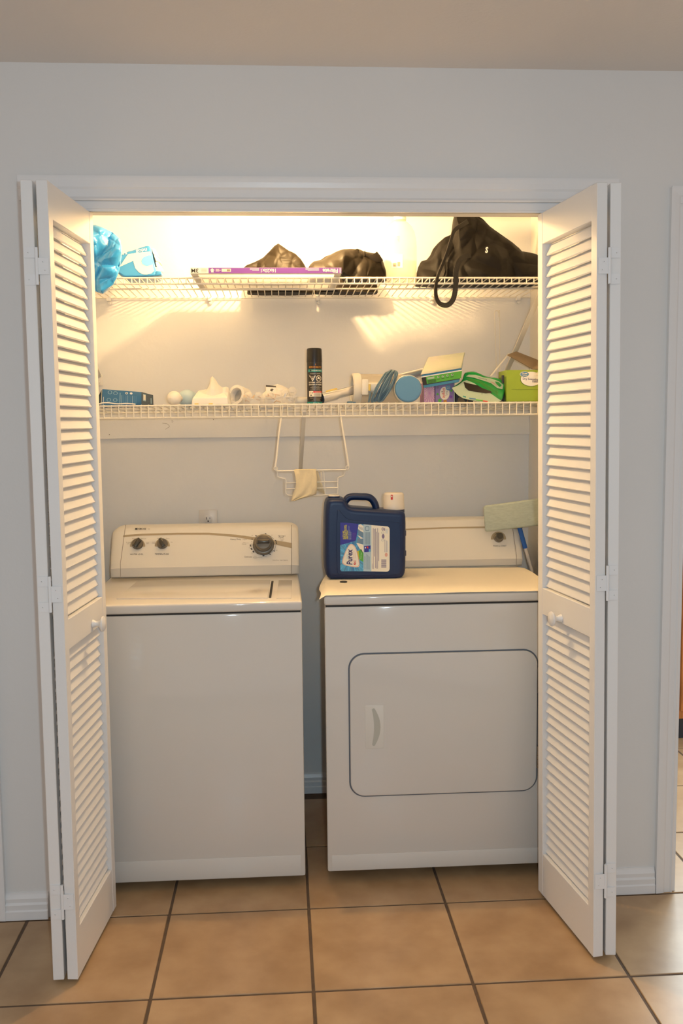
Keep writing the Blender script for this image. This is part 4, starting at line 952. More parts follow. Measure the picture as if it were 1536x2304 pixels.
# dust cup lying across the shelf
YV = 0.655; cu0 = at(802, 874, YV); cu1 = at(905, 881, YV+0.01); ax = (cu1-cu0).normalized(); Rv = 0.0575; zc_ = deck2(YV)+Rv+0.001
cu0.z = zc_; cu1.z = zc_; ax = (cu1-cu0).normalized()
part('dust_cup', MB().lathe([(Rv*0.92, 0.0), (Rv*0.94, 0.004), (Rv*0.90, (cu1-cu0).length), (0, (cu1-cu0).length)], cu0, ax, 40), m_smoke, vc, 'clear dust cup')
part('cup_rim', MB().lathe([(Rv*0.80, 0.010), (Rv*0.80, -0.016), (Rv*0.90, -0.018), (Rv*0.99, -0.014), (Rv, 0.006), (Rv*0.95, 0.012)], cu0, ax, 40), m_ivory, vc)
part('cup_filter', MB().lathe([(Rv*0.45, -0.010), (Rv*0.5, 0.0), (Rv*0.5, 0.10), (0, 0.10)], cu0, ax, 28), m_ivory, vc)
b = MB(); q0 = at(821, 871, 0.585); b.box((q0.x-0.012, 0.578, q0.z-0.028), (q0.x+0.012, 0.605, q0.z+0.028), None, 0.004, 2); q1 = at(850, 872, 0.60); b.box((q0.x-0.002, 0.592, q1.z-0.018), (q1.x+0.050, 0.625, q1.z+0.018), None, 0.008, 3)
part('handle', b, m_ivory, vc)
q0 = at(831, 872, 0.583); b = MB(); b.tube([q0+V((0, 0, 0.012)), q0+V((0, 0, -0.012))], 0.0045, n=12); part('switch', b, m_yellow, vc)
q0 = at(918, 879, 0.575); RD = 0.0485; q0.z = deck2(0.6)+RD*1.05
part('motor_housing', MB().lathe([(RD*0.93, 0.0), (RD*1.02, -0.004), (RD*1.04, -0.02), (RD*1.0, -0.075), (0, -0.078)], q0, (0, -1, 0), 44), m_ivory, vc)
part('motor_cap', MB().lathe([(RD*0.985, -0.004), (RD*0.985, 0.004), (RD*0.94, 0.009), (RD*0.88, 0.0102), (RD*0.86, 0.0104), (RD*0.84, 0.0104), (RD*0.4, 0.0104), (0, 0.0104)], q0, (0, -1, 0), 44), m_vblue, vc, 'flat round blue motor cap')
b = MB(); random.seed(5)
for k in range(9):
    f = k/8; ox_ = lerp(-15, 13, f); cx_ = 868+ox_*0.75; jit = random.uniform(-2, 2); w2 = random.uniform(3.5, 6.5)
    topx, topy = cx_+10+jit+4, 834+6*abs(f-0.55)+random.uniform(-1, 2); botx, boty = cx_-20+random.uniform(-3, 3), 902+random.uniform(-2, 2)
    yy = 0.575+0.006*(k % 3)
    pts = [at(topx, topy, yy+0.03), at(topx-7, topy+4, yy+0.004), at(lerp(topx, botx, .5)-w2-3, lerp(topy, boty, .5), yy-0.012), at(botx-4, boty-4, yy-0.004), at(botx, boty, yy+0.004), at(botx+8, boty-7, yy), at(lerp(topx, botx, .5)+w2+3, lerp(topy, boty, .5), yy-0.008), at(topx+3+random.uniform(-2, 3), topy+6, yy+0.012)]
    for q in pts: q.z = max(q.z, deck2(q.y)+0.004)
    b.tube(spline(pts, 6, True), 0.0030, n=7, closed=True)
for (x0, y0), (x1, y1) in (((829, 905), (833, 884)), ((836, 906), (850, 890))):
    b.tube([at(x0, y0, 0.58), at((x0+x1)/2, (y0+y1)/2, 0.575), at(x1, y1, 0.582)], 0.0034, n=7)
part('power_cord', b, m_cord, vc, 'grey-blue cord wound in long loops')
b = MB(); q0 = at(786, 908, 0.60); b.box((q0.x-0.008, 0.595, deck2(0.6)), (q0.x+0.010, 0.615, deck2(0.6)+0.010), None, 0.002); b.box((q0.x+0.010, 0.600, deck2(0.6)+0.003), (q0.x+0.022, 0.602, deck2(0.6)+0.008)); part('cord_plug', b, m_cord, vc)

# tray of wet wipes, tilted on top of the vacuum and boxes
wt = thing('wipes_tray', 'blue tub of wet wipes with clear film lid, tilted over the cartons', 'tub', at(995, 850, 0.63))
A, B_ = at(947, 844, 0.60), at(1037, 829, 0.60); C_, D_ = at(1045, 795.5, 0.70), at(963.5, 806.5, 0.70)
dn = V((0.004, 0.012, -1)).normalized()
def shr(P, k): c = (A+B_+C_+D_)/4; return c+(P-c)*k
lo_ = [P+dn*0.052 for P in (shr(A, 0.90), shr(B_, 0.90), shr(C_, 0.86), shr(D_, 0.86))]
b = MB(); b.hexa(lo_+[A, B_, C_, D_], None, 0.005, 3); tub = part('tub', b, m_tray, wt)
n = (B_-A).cross(D_-A).normalized(); n = n if n.z > 0 else -n
b = MB(); b.hexa([shr(P, 1.035)+n*0.001 for P in (A, B_, C_, D_)]+[shr(P, 1.0)+n*0.006 for P in (A, B_, C_, D_)], None, 0.002, 2); part('film_lid', b, m_film, wt, 'clear crinkled film over green print')
F = [A.lerp(lo_[0], 0.16), B_.lerp(lo_[1], 0.16), B_.lerp(lo_[1], 0.70), A.lerp(lo_[0], 0.70)]
S = quadS(*F)
b = MB(); b.rect(-0.01, -0.10, 1.03, 0.03, S, 0.0015, m_white); b.rect(0.11, 0.04, 1.03, 1.0, S, 0.0012, m_green); b.rect(0.0, 0.04, 0.11, 1.12, S, 0.0012, m_window); b.rect(0.0, 1.0, 1.0, 1.10, S, 0.0011, m_window)
for k in range(4):
    x = 0.42+k*0.12; b.poly(circ(x, 0.33, 0.032, 0.14, 10), S, 0.0018, m_mint); b.rect(x-0.04, 0.60, x+0.04, 0.66, S, 0.0018, m_ink)
    b.poly([(x-0.02, 0.42), (x+0.025, 0.3), (x+0.01, 0.2)], S, 0.0021, m_ink)
for k in range(4): b.rect(0.14, 0.55+k*0.11, 0.36, 0.60+k*0.11, S, 0.0018, m_window)
b.rect(0.14, 0.16, 0.32, 0.42, S, 0.0018, m_mint)
part('green_label', b, m_green, tub)

# boxes under the tray
def upright_box(name, label, cat, x0, x1, pyt, Y, D, mt, tilt=0.0):
    a, c = at(x0, 905, Y), at(x1, 905, Y); zt = at(x0, pyt, Y).z; zb = deck2(Y+D*0.3)+0.0005
    t = thing(name, label, cat, ((a.x+c.x)/2, Y, zb))
    b = MB(); b.box((a.x, Y, zb), (c.x, Y+D, zt), None, 0.0012, 1); bd = part('carton', b, mt, t)
    return t, bd, yS(Y)
t, bd, S = upright_box('pink_carton', 'pink-purple carton with a starburst standing beside the blue motor cap', 'box', 951, 977.5, 862, 0.63, 0.07, m_pink)
b = MB(); b.rect(951, 862, 952.8, 910, S, 0.0006, m_brown)
for k in range(22):
    a = 2*PI*k/22; x, y = 966, 885; dx, dy = math.cos(a), math.sin(a); L = min(abs(11/dx) if abs(dx) > 1e-3 else 99, abs(20/dy) if abs(dy) > 1e-3 else 99)
    b.poly([(x+dx*2, y+dy*2), (x+dx*L-dy*0.5, y+dy*L+dx*0.5), (x+dx*L+dy*0.5, y+dy*L-dx*0.5)], S, 0.0006, m_cream)
part('starburst_print', b, m_cream, bd)
t, bd, S = upright_box('lavender_carton', 'lavender carton with a white oval label turned sideways under the wipes tub', 'box', 978.5, 1022.5, 862, 0.635, 0.07, m_lav)
b = MB(); b.poly(circ(1000, 885, 11, 15, 22), S, 0.0006, m_cream); b.text('simple', 998.5, 884, 9, S, 0.001, m_red, -PI/2, 1.0, bold=0.1); b.text('fresh', 1005, 885, 5, S, 0.001, m_inkp, -PI/2); b.poly(circ(994, 881.5, 1.2, 1.2, 8), S, 0.001, m_ink)
b.poly(circ(1008, 872, 6, 6.5, 18), S, 0.0012, m_vblue); b.text('Great', 1008, 870.8, 3.2, S, 0.0018, m_cream); b.text('Value', 1008, 874, 3.2, S, 0.0018, m_cream)
for x, y, r_, mm in ((989, 901, 4, m_green), (1001, 903, 4, m_orange), (1014, 893, 3.4, m_purple), (1015, 879, 2.6, m_green), (984, 887, 2.6, m_green), (984, 872, 3, m_inkp), (991, 906, 2, m_sky)): b.poly(circ(x, y, r_, r_, 12), S, 0.0006, mm)
b.rect(1021, 862, 1022.6, 910, S, 0.0006, m_mint)
part('printed_face', b, m_cream, bd)
t, bd, S = upright_box('dark_carton', 'dark low carton half hidden behind the green pouch', 'box', 1024, 1064, 876, 0.65, 0.08, m_dgrey)
b = MB(); b.poly([(1027, 910), (1030, 896), (1036, 890), (1044, 900), (1050, 910)], S, 0.0006, m_brown); b.rect(1051, 888, 1052, 910, S, 0.0006, m_orange); part('printed_face', b, m_brown, bd)

# green pouch
po = thing('green_pouch', 'green and white plastic pouch with a dark window lying before the lime box', 'pouch', at(1075, 907, 0.60))
outl = [(1016, 872), (1026, 866), (1040, 856), (1043, 842), (1048, 837), (1058, 835.5), (1068, 836), (1080, 841), (1090, 846), (1102, 849), (1114, 849.5), (1126, 853), (1135.5, 858), (1136.5, 868), (1134, 885), (1129.5, 901), (1122, 900), (1112, 908), (1096, 908.5), (1070, 903), (1042, 897), (1030, 890), (1022, 881)]
def pouchS(a, b_, h):
    k = (b_-836)/72.0; return at(a, b_, 0.655-0.085*k-0.010*math.sin((a-1016)/120*PI)-h)
b = MB(); pillow(b, smooth_poly(outl, 1), pouchS, -0.030, 0.0, 0.008, m_pouch, 3.0, 3); bd = part('pouch_body', b, m_pouch, po)
b = MB()
b.poly([(1016, 872.5), (1028, 868), (1043, 857), (1050, 855.5), (1066, 862), (1076, 869), (1092, 878), (1106, 887), (1120, 897), (1128, 901.5), (1112, 907.5), (1096, 908), (1070, 902.5), (1042, 896.5), (1030, 889.5), (1022, 881)], pouchS, 0.0029, m_mint, 4)
b.poly([(1042.5, 859), (1054, 862.5), (1074, 867), (1084, 873), (1104, 880), (1107, 884), (1092, 885), (1066, 881), (1054, 879), (1046, 872)], pouchS, 0.0042, m_window, 4)
b.poly([(1048, 847), (1054, 843), (1070, 843.5), (1088, 849), (1106, 852), (1122, 858), (1132, 866), (1130, 876), (1118, 873), (1104, 862), (1086, 856), (1066, 850)], pouchS, 0.0029, m_mint, 4)
b.poly([(1113, 858), (1122, 860), (1128, 867), (1124, 871), (1117, 865)], pouchS, 0.0042, m_pouch, 4); b.text('wipes cleaning', 1085, 851.5, 3.6, pouchS, 0.0046, m_ink, -0.22); b.text('surface wet', 1112, 863, 3.4, pouchS, 0.0046, m_red, -0.6)
for x0, x1, y, mm in ((1041, 1048, 890, m_teal), (1055, 1070, 894.5, m_vblue), (1070, 1086, 898, m_green), (1086, 1098, 900.5, m_red)): b.poly([(x0, y), (x1, y+2.2), (x1, y+4.5), (x0, y+2.5)], pouchS, 0.0046, mm, 3)
b.text('G', 1084, 886, 4, pouchS, 0.0042, m_ink, 4)
for k in range(3): b.poly([(1050+k*2, 851+k*2.2), (1080, 857+k*2.4), (1120, 882+k*3), (1120, 882.6+k*3), (1080, 857.6+k*2.4), (1050+k*2, 851.6+k*2.2)], pouchS, 0.0029, m_lime2, 4)
part('printed_face', b, m_mint, bd)
p = at(1132, 880, 0.625); b = MB(); b.box((p.x-0.0065, 0.622, deck2(0.625)+0.0005), (p.x+0.0065, 0.632, at(1130, 844, 0.62).z), None, 0.0015, 1)
single('dark_slim_box', b, m_dgrey, 'slim dark box standing on edge between the green pouch and the lime box', 'box')

# lime box of sweeping refills
YL = 0.585; gb = thing('lime_refill_box', 'open lime-green box of dry sweeping refills at the right end of the lower shelf', 'box', at(1190, 908, YL))
a, c = at(1139, 908, YL), at(1240, 908, YL); zb = deck2(YL)+0.0005; zt = at(1180, 832.5, YL).z
b = MB(); b.box((a.x, YL, zb), (c.x, YL+0.004, zt)); b.box((a.x, YL+0.004, zb), (a.x+0.003, YL+0.125, zt)); b.box((c.x-0.003, YL+0.004, zb), (c.x, YL+0.125, zt)); b.box((a.x, YL+0.121, zb), (c.x, YL+0.125, zt)); b.box((a.x, YL, zb), (c.x, YL+0.125, zb+0.003))
bd = part('carton', b, m_lime, gb)
S = yS(YL)
b = MB(); b.poly(circ(1193.5, 853.5, 24, 16.5, 30), S, 0.0005, m_lime2); b.poly(circ(1194.5, 852.5, 23.5, 16.2, 30), S, 0.0008, m_white); b.poly(circ(1179.5, 842, 10.5, 6.4, 22), S, 0.0012, m_cream); b.poly(circ(1179.5, 842, 9.6, 5.7, 22), S, 0.0014, m_vblue)
b.text('Great', 1179.5, 840.3, 5.0, S, 0.0018, m_cream, 0, 1.0, bold=0.1); b.text('Value', 1179.5, 844.3, 4.2, S, 0.0018, m_cream, 0, 1.0, bold=0.1)
b.text('Dry Sweeping', 1193, 853, 6.9, S, 0.0012, m_inknavy, -0.03, 0.92, bold=0.05); b.text('Refills', 1204, 858.5, 6.4, S, 0.0012, m_inknavy, -0.03, 0.95, bold=0.05)
b.poly([(1208, 836), (1209.5, 840), (1213, 840), (1210.2, 842.3), (1211, 846), (1208, 843.6), (1205, 846), (1206, 842.3), (1203, 840), (1206.6, 840)], S, 0.0016, m_cream)
b.rect(1150, 876, 1240, 876.5, S, 0.0005, m_lime2)
part('printed_face', b, m_white, bd)
q = [V((a.x-0.0004, YL+0.01, zb+0.005)), V((a.x-0.0004, YL+0.11, zb+0.005))]
S2 = quadS((a.x, YL+0.12, zt-0.02), (a.x, YL, zt-0.02), (a.x, YL, zb), (a.x, YL+0.12, zb))
b = MB(); b.rect(0.04, 0.02, 0.96, 0.98, S2, 0.0005, m_lime2); b.text('96', 0.5, 0.5, 0.4, S2, 0.001, m_white, PI/2, 1.0); part('side_panel', b, m_lime2, bd)
fA = [at(1141, 798, YL+0.06), at(1161, 790.5, YL+0.12), at(1216, 812, YL+0.122), at(1238, 828, YL+0.12), at(1236, 833, YL+0.02), at(1196, 829, YL+0.055)]
b = MB(); vs = [tuple(p) for p in fA]+[tuple(p+V((0, 0.0015, -0.0025))) for p in fA]; b.add(vs, [(0, 1, 2), (0, 2, 5), (2, 3, 4), (2, 4, 5), (8, 7, 6), (11, 8, 6), (10, 9, 8), (11, 10, 8)]+[(i, i+6, (i+1) % 6+6, (i+1) % 6) for i in range(6)])
part('open_flap', b, m_brown, gb, 'brown cardboard flap standing open', False)
b = MB(); q0, q1, q2 = at(1143, 795, YL+0.10), at(1102, 846, YL+0.06), at(1139, 834, YL+0.05)
b.hexa([q1, q1+V((0.006, 0, 0.0)), q1+V((0.006, 0.004, 0)), q1+V((0, 0.004, 0)), q0, q0+V((0.006, 0, 0)), q0+V((0.006, 0.004, 0)), q0+V((0, 0.004, 0))]); part('side_flap', b, m_ivory, gb, 'thin pale flap edge leaning to the side', False)

# thin wire hook leaning on the back wall
b = MB(); Yh = 0.868
pts = [at(1118.5, 912, 0.84), at(1117, 850, 0.85), at(1114, 760, Yh), at(1112.5, 710, Yh), at(1113, 701, Yh), at(1117, 699, Yh), at(1122, 700, Yh), at(1124, 704, Yh), at(1124, 770, Yh), at(1124.5, 850, 0.85), at(1125, 912, 0.84)]
for q in (pts[0], pts[-1]): q.z = deck2(q.y)+0.001
b.tube(spline(pts, 4), 0.0014, n=6); b.tube([at(1119, 700, Yh), at(1121.5, 703, Yh-0.003), at(1122, 713, Yh-0.003)], 0.0012, n=6)
single('wire_hook', b, m_wire, 'tall thin wire loop leaning on the back wall behind the green pouch', 'hook')

# ------------------------------------------------------------------ hanging wire rack under the lower shelf, with the dryer sheet
rk = thing('hanging_rack', 'white wire hanging rack hooked under the lower shelf between the two machines', 'rack', at(700, 1060, 0.50))
Yr = 0.50
def rods(lst, r): 
    b = MB()
    for l in lst: b.tube([at(x, y, yy) for x, y, yy in l], r, n=8)
    return b
def hook(x, y, dx): return [(x+dx*0.5, y-4, 0.60), (x+dx*0.2, y-5.5, 0.575), (x, y-3, 0.566)]
part('left_arm', rods([[(637+6, 908, 0.60), (637+1, 909, 0.572), (636, 913, 0.565), (628, 970, 0.54), (622, 1030, 0.51), (619, 1050, Yr), (620, 1056, Yr), (625, 1061, Yr)]], 0.0031), m_wire, rk)
part('right_arm', rods([[(778, 922, 0.62), (770, 910, 0.60), (763, 909, 0.572), (763, 914, 0.565), (770, 960, 0.54), (778, 1010, 0.515), (784, 1048, Yr), (784, 1056, Yr), (776, 1058, Yr)]], 0.0031), m_wire, rk)
b = rods([[(623, 1060, Yr), (700, 1058, Yr), (782, 1057, Yr)]], 0.0028)
for x, y in ((620, 1054), (781, 1052)):
    c = at(x, y, Yr-0.004); b.tube([c+V((0.006*math.cos(k*PI/6), -0.002*math.sin(k*PI/12), 0.006*math.sin(k*PI/6))) for k in range(12)], 0.0017, n=6, closed=True)
part('cross_bar', b, m_wire, rk)
Yk = Yr+0.004
part('basket_frame', rods([[(624, 1061, Yk), (624.5, 1072, Yk), (629, 1075, Yk), (641, 1077, Yk), (643, 1080, Yk), (643, 1109, Yk), (647, 1114, Yk), (690, 1116.5, Yk), (735, 1113.5, Yk), (760, 1111, Yk), (760, 1076, Yk), (764, 1073, Yk), (772, 1071, Yk), (775, 1066, Yk), (776, 1059, Yk)]], 0.0021), m_wire, rk)
part('basket_rods', rods([[(642, 1086.5, Yk), (700, 1085, Yk), (760, 1083.5, Yk)], [(642, 1100, Yk), (700, 1098.5, Yk), (760, 1097, Yk)], [(718, 1061, Yk+0.03), (724, 1060, Yk), (728, 1060, Yk), (729.5, 1080, Yk), (731, 1112, Yk)], [(716, 1062, Yk+0.03), (722, 1062, Yk+0.03), (725, 1085, Yk+0.03)]], 0.0017), m_wire, rk)
# dryer sheet draped over the cross bar
L_ = [(661, 1058), (663.5, 1070), (666, 1085), (665, 1095), (660, 1108), (657, 1118), (655, 1127)]
Rr = [(710.5, 1057), (712, 1070), (713, 1085), (712.5, 1098), (711, 1112), (697, 1116), (663, 1126)]
b = MB(); vs = []; nn = 12
def rowpts(L, R, k, y0, amp): return [at(lerp(L[k][0], R[k][0], i/nn), lerp(L[k][1], R[k][1], i/nn), y0-amp*(0.5+0.5*math.sin(i*1.1+k*0.8))) for i in range(nn+1)]
rows = []
Lb = [(672, 1060), (680, 1075), (690, 1092)]; Rb = [(714, 1059), (722, 1083), (732, 1113)]
for k in (2, 1, 0): rows.append(rowpts(Lb, Rb, k, Yr+0.014, 0.002))
rows.append([at(lerp(664, 712, i/nn), 1056, Yr) for i in range(nn+1)])
for k in range(7): rows.append(rowpts(L_, Rr, k, Yr-0.005, 0.006*min(1, k/3)))
vs = [p for r_ in rows for p in r_]; W_ = nn+1
b.add(vs, [(k*W_+i, k*W_+i+1, (k+1)*W_+i+1, (k+1)*W_+i) for k in range(len(rows)-1) for i in range(nn)])
ds = single('dryer_sheet', b, m_dsheet, 'yellowed dryer sheet draped over the bar of the hanging rack', 'dryer sheet', None, 60)
md = ds.modifiers.new('thick', 'SOLIDIFY'); md.thickness = 0.0012

# ------------------------------------------------------------------ outlet on the back wall
ot = thing('wall_outlet', 'white duplex power outlet on the back wall above the washing machine', 'outlet', at(468, 1165, YB))
x0, x1 = at(447.5, 1160, YB).x, at(489, 1160, YB).x; z1 = at(468, 1146.5, YB).z; z0 = z1-0.115; xm = (x0+x1)/2
cv = part('cover_plate', MB().box((x0, YB-0.006, z0), (x1, YB, z1), None, 0.003, 2), m_outlet, ot)
for zc_ in (z1-0.037, z0+0.037):
    S = frameS((xm, YB-0.006, zc_), (1, 0, 0), (0, 0, 1))
    rc = part('receptacle', MB().prism(rrect(-0.0165, -0.0150, 0.0165, 0.0150, 0.012, 5), S, -0.001, 0.0022, None, 0.0006), m_outlet, ot)
    b = MB(); b.rect(-0.0080, -0.001, -0.0058, 0.008, S, 0.0026); b.rect(0.0058, 0.0, 0.0078, 0.007, S, 0.0026); b.poly(circ(0, -0.0075, 0.0026, 0.0030, 12), S, 0.0026)
    part('slots', b, m_dark, rc)

# ------------------------------------------------------------------ detergent jug on the dryer
YJ = 0.42; zj = ZD+0.0058
jg = thing('detergent_jug', 'big navy blue laundry detergent jug with a handle standing on the dryer', 'jug', at(822, 1304, YJ))
def jugS(a, b_, h):
    p = at(a, b_, YJ); return V((p.x, YJ-h, max(p.z, zj)))
outl = [(739, 1303), (747, 1306), (818, 1306), (888, 1306), (904, 1303), (911, 1294), (913.5, 1280), (914, 1220), (914, 1166), (912, 1155), (905, 1150), (885, 1148.5), (850, 1147), (815, 1144.5), (794, 1143), (786, 1140), (781, 1132), (777, 1125), (769, 1122), (742, 1122), (735, 1127), (731.5, 1142), (730, 1189), (730, 1260), (732, 1290)]
b = MB(); pillow(b, smooth_poly(outl, 1), jugS, -0.135, 0.0, 0.022, None, 11, 5); jb_ = part('jug_body', b, m_jug, jg, None, True, 50)
b = MB(); pan = [(757, 1148), (764, 1148), (768, 1154), (775, 1163), (786, 1169.5), (806, 1172.5), (850, 1173), (897, 1175), (901, 1181), (901, 1288), (895, 1294), (763, 1294), (757, 1288)]
pillow(b, smooth_poly(pan, 1), jugS, -0.016, 0.0028, 0.0016, None, 1.2, 3); part('front_panel', b, m_jug, jg, None, True, 50)
b = MB(); hp_ = [at(x, y, YJ+0.065) for x, y in ((774, 1134), (777, 1127), (784, 1119.5), (794, 1117.3), (810, 1117.5), (825, 1118), (834, 1121.5), (841, 1129.5), (845, 1140), (846, 1152))]
b.tube(spline(hp_, 5), 0.0125, n=14, ry=0.019, flat=(0, 0, 1)); part('handle', b, m_jug, jg, None, True, 60)
xa = at(751, 1120, YJ+0.06).x; b = MB(); b.lathe([(0.0205, 0), (0.0205, 0.012), (0, 0.012)], (xa, YJ+0.06, at(751, 1124, YJ+0.06).z), n=28, m=m_jug); part('air_vent_neck', b, m_jug, jg)
b = MB(); b.lathe([(0.0200, 0), (0.0200, 0.008), (0.018, 0.0105), (0, 0.0105)], (xa, YJ+0.06, at(751, 1120.3, YJ+0.06).z), n=28); part('vent_cap', b, m_capclear, jg, 'small pale vent cap')
xa = at(885.5, 1130, YJ+0.062).x; zc1 = at(885, 1148, YJ+0.062).z; zc2 = at(885, 1108.5, YJ+0.062).z; H = zc2-zc1
b = MB(); b.lathe([(0.0375, -0.008), (0.0375, 0.004), (0, 0.004)], (xa, YJ+0.062, zc1), n=32); part('neck', b, m_jug, jg)
b = MB(); b.lathe([(0.0370, 0.003), (0.0375, 0.006), (0.0368, H*0.35), (0.0360, H*0.38), (0.0355, H*0.88), (0.034, H*0.95), (0.030, H), (0, H)], (xa, YJ+0.062, zc1), n=36); cp = part('dosing_cap', b, m_capclear, jg, 'frosted dosing cap')
b = MB(); b.lathe([(0.022, 0.006), (0.022, H*0.6), (0.018, H*0.72), (0, H*0.72)], (xa, YJ+0.062, zc1), n=24); part('inner_spout', b, m_white, cp)
S = cylS(xa, YJ+0.062, 0.0360); b = MB(); b.rect(878.5, 1113, 883, 1124, S, 0.0006, m_red, 3); b.rect(879.5, 1115, 882, 1118, S, 0.001, m_cream, 3); part('cap_mark', b, m_red, cp)
b = MB()
for y in (1165.5, 1188, 1212, 1234, 1256.5):
    b.prism([(737.3, y), (741.8, y), (741.8, y+9), (737.3, y+9)], lambda a_, b2, h: jugS(a_, b2, h-0.007), 0, 0.005, None, 0.0008)
for y in (1196.5, 1242): b.prism([(911.5, y), (916.3, y), (916.3, y+11.5), (911.5, y+11.5)], lambda a_, b2, h: jugS(a_, b2, h-0.06), 0, 0.03, None, 0.002)
part('grip_ribs', b, m_jug, jg)
# label
def LS(a, b_, h): return jugS(a, b_, 0.0028+h)
b = MB()
b.poly([(765, 1175.5), (780, 1176), (817, 1179.5), (817, 1285), (768, 1285), (765, 1282)], LS, 0.0005, m_lblblue)
for k in range(26):
    a = 2*PI*k/26+0.1; x, y = 790, 1252; dx, dy = math.cos(a), math.sin(a)
    L = min(24.5/max(1e-3, -dx) if dx < 0 else 26/max(1e-3, dx), 32/max(1e-3, dy) if dy > 0 else 42/max(1e-3, -dy))
    b.poly([(x, y), (x+dx*L-dy*1.3, y+dy*L+dx*1.3), (x+dx*L+dy*1.3, y+dy*L-dx*1.3)], LS, 0.0008, m_sky if k % 2 else m_vblue)
b.poly([(765, 1175.5), (780, 1176), (806, 1178.5), (803, 1200), (800, 1216), (790, 1219), (780, 1222), (765, 1226)], LS, 0.0011, m_lblnavy)
b.poly([(806, 1181), (811, 1179), (817, 1183), (817, 1198), (810, 1194), (805, 1190)], LS, 0.0013, m_cream)
for k in range(4): b.poly([(806+k*2.4, 1184+k*0.8), (809+k*2.4, 1191+k*0.8), (809.6+k*2.4, 1190.6+k*0.8), (806.8+k*2.4, 1183.8+k*0.8)], LS, 0.0016, m_lblsteel)
b.poly([(805, 1190), (810, 1194), (817, 1198), (817, 1207), (811, 1207), (806, 1205)], LS, 0.0013, m_lblsteel); b.poly([(803.5, 1204), (808, 1205.5), (815, 1209.5), (817, 1211), (811, 1212)], LS, 0.0015, m_cream)
b.poly([(805, 1210), (811, 1212), (817, 1212), (817, 1224), (806, 1222), (802, 1219)], LS, 0.0013, m_lblsteel); b.poly([(801, 1221), (806, 1222), (817, 1225), (817, 1243), (813, 1240), (808, 1233)], LS, 0.0015, m_cream)
b.poly([(804, 1241), (812, 1235), (817, 1245), (817, 1264), (809, 1260)], LS, 0.0015, m_green); b.poly([(801.5, 1242), (806, 1238), (808, 1258), (806, 1259)], LS, 0.0017, m_inky); b.text('mountain breeze', 811.6, 1250, 3.0, LS, 0.0019, m_cream, PI/2-0.1, 0.7)
tri = smooth_poly([(789.5, 1222), (801, 1232), (809, 1268), (806, 1276), (788, 1274), (772, 1270), (768.5, 1262), (780, 1232)], 2)
tri2 = [(788.8+(x-788.8)*0.93, 1252+(y-1252)*0.95) for x, y in tri]
b.poly([(788.8+(x-788.8)*1.03, 1252+(y-1252)*1.03) for x, y in tri], LS, 0.0017, m_cream); b.poly(tri, LS, 0.0019, m_inkpink); b.poly(tri2, LS, 0.0021, m_cream)
b.text('Purex', 786.5, 1253.5, 18, LS, 0.0025, m_inknavy, PI/2, 0.80, shear=0.12, bold=0.42)
b.text('4in1', 797.8, 1265.5, 8.5, LS, 0.0025, m_red, PI/2, 0.75, bold=0.25); b.text('POWER ENZYMES', 795.5, 1249, 2.4, LS, 0.0025, m_inkpink, PI/2); b.text('DETERGENT', 799, 1249, 2.4, LS, 0.0025, m_inkpink, PI/2); b.text('naturally', 780.5, 1252, 3.2, LS, 0.0025, m_sky, PI/2)
for k, (t_, l) in enumerate((('A LITTLE BIT', 1), ('GOES A LONG WAY', 1), ('TO CLEAN CLOTHES', 1), ('DEEP CLEAN', 1))): b.text(t_, 772.3+k*3.0, 1213, 4.0, LS, 0.0019, m_inky, PI/2, 0.86, 'LEFT', bold=0.14)
for k, t_ in enumerate(('COLD WATER CLEAN AND BRIGHT', 'FIGHTS TOUGH STAINS', 'AND ODOURS FAST')): b.text(t_, 784.6+k*2.2, 1214, 2.3, LS, 0.0019, m_lblpale, PI/2, 0.85, 'LEFT')
for k in range(4): b.text('lavender scented softener', 792.5+k*1.9, 1214.5, 2.1, LS, 0.0019, m_purple, PI/2, 0.75, 'LEFT')
wl = [(817, 1179.5), (817, 1285), (868, 1286)]+[(876-7+7*math.sin(k*PI/12), 1286-7+7*math.cos(k*PI/12)) for k in range(1, 7)]+[(876, 1192)]+[(876-7+7*math.cos(k*PI/12), 1191-7*math.sin(k*PI/12)) for k in range(1, 6)]+[(868, 1184)]
b.poly(wl, LS, 0.0006, m_cream)
b.poly([(817, 1179.5), (835, 1181.5), (835, 1285.5), (817, 1285)], LS, 0.0009, m_lblpale)
o1, i1 = rrect(821, 1184, 830, 1194, 2, 3), rrect(822.3, 1185.5, 828.7, 1192.5, 1.4, 3)
for k in range(len(o1)): b.poly([o1[k], o1[(k+1) % len(o1)], i1[(k+1) % len(o1)], i1[k]], LS, 0.0013, m_lblsteel)
b.poly([(818.5, 1228), (833, 1227), (833, 1241), (819, 1242)], LS, 0.0013, m_lblnavy); b.poly(circ(821.5, 1232, 1.4, 2, 8), LS, 0.0016, m_cream); b.poly([(824, 1229), (828, 1229), (828, 1234), (825, 1233)], LS, 0.0016, m_red); b.rect(829, 1235, 832.5, 1241, LS, 0.0016, m_sky)
for k in range(5): b.rect(820+k*2.6, 1197, 821.3+k*2.6, 1225, LS, 0.0013, m_lblsteel)
b.text('HOW TO USE YOUR DETERGENT', 820.5, 1280, 2.7, LS, 0.0013, m_inknavy, PI/2, 0.72, 'LEFT')
for k in range(4): b.rect(823.6+k*2.3, 1246+k*2, 824.3+k*2.3, 1281, LS, 0.0013, m_lblsteel)
for k, (y0, y1) in enumerate(((1188, 1280), (1190, 1252), (1189, 1278), (1196, 1279), (1188, 1279), (1198, 1262))): b.rect(838.5+k*2.5, y0, 839.5+k*2.5, y1, LS, 0.0011, m_inkp)
b.text('WARNING', 838.2, 1279, 3.0, LS, 0.0013, m_inkp, PI/2, 0.8, 'LEFT')
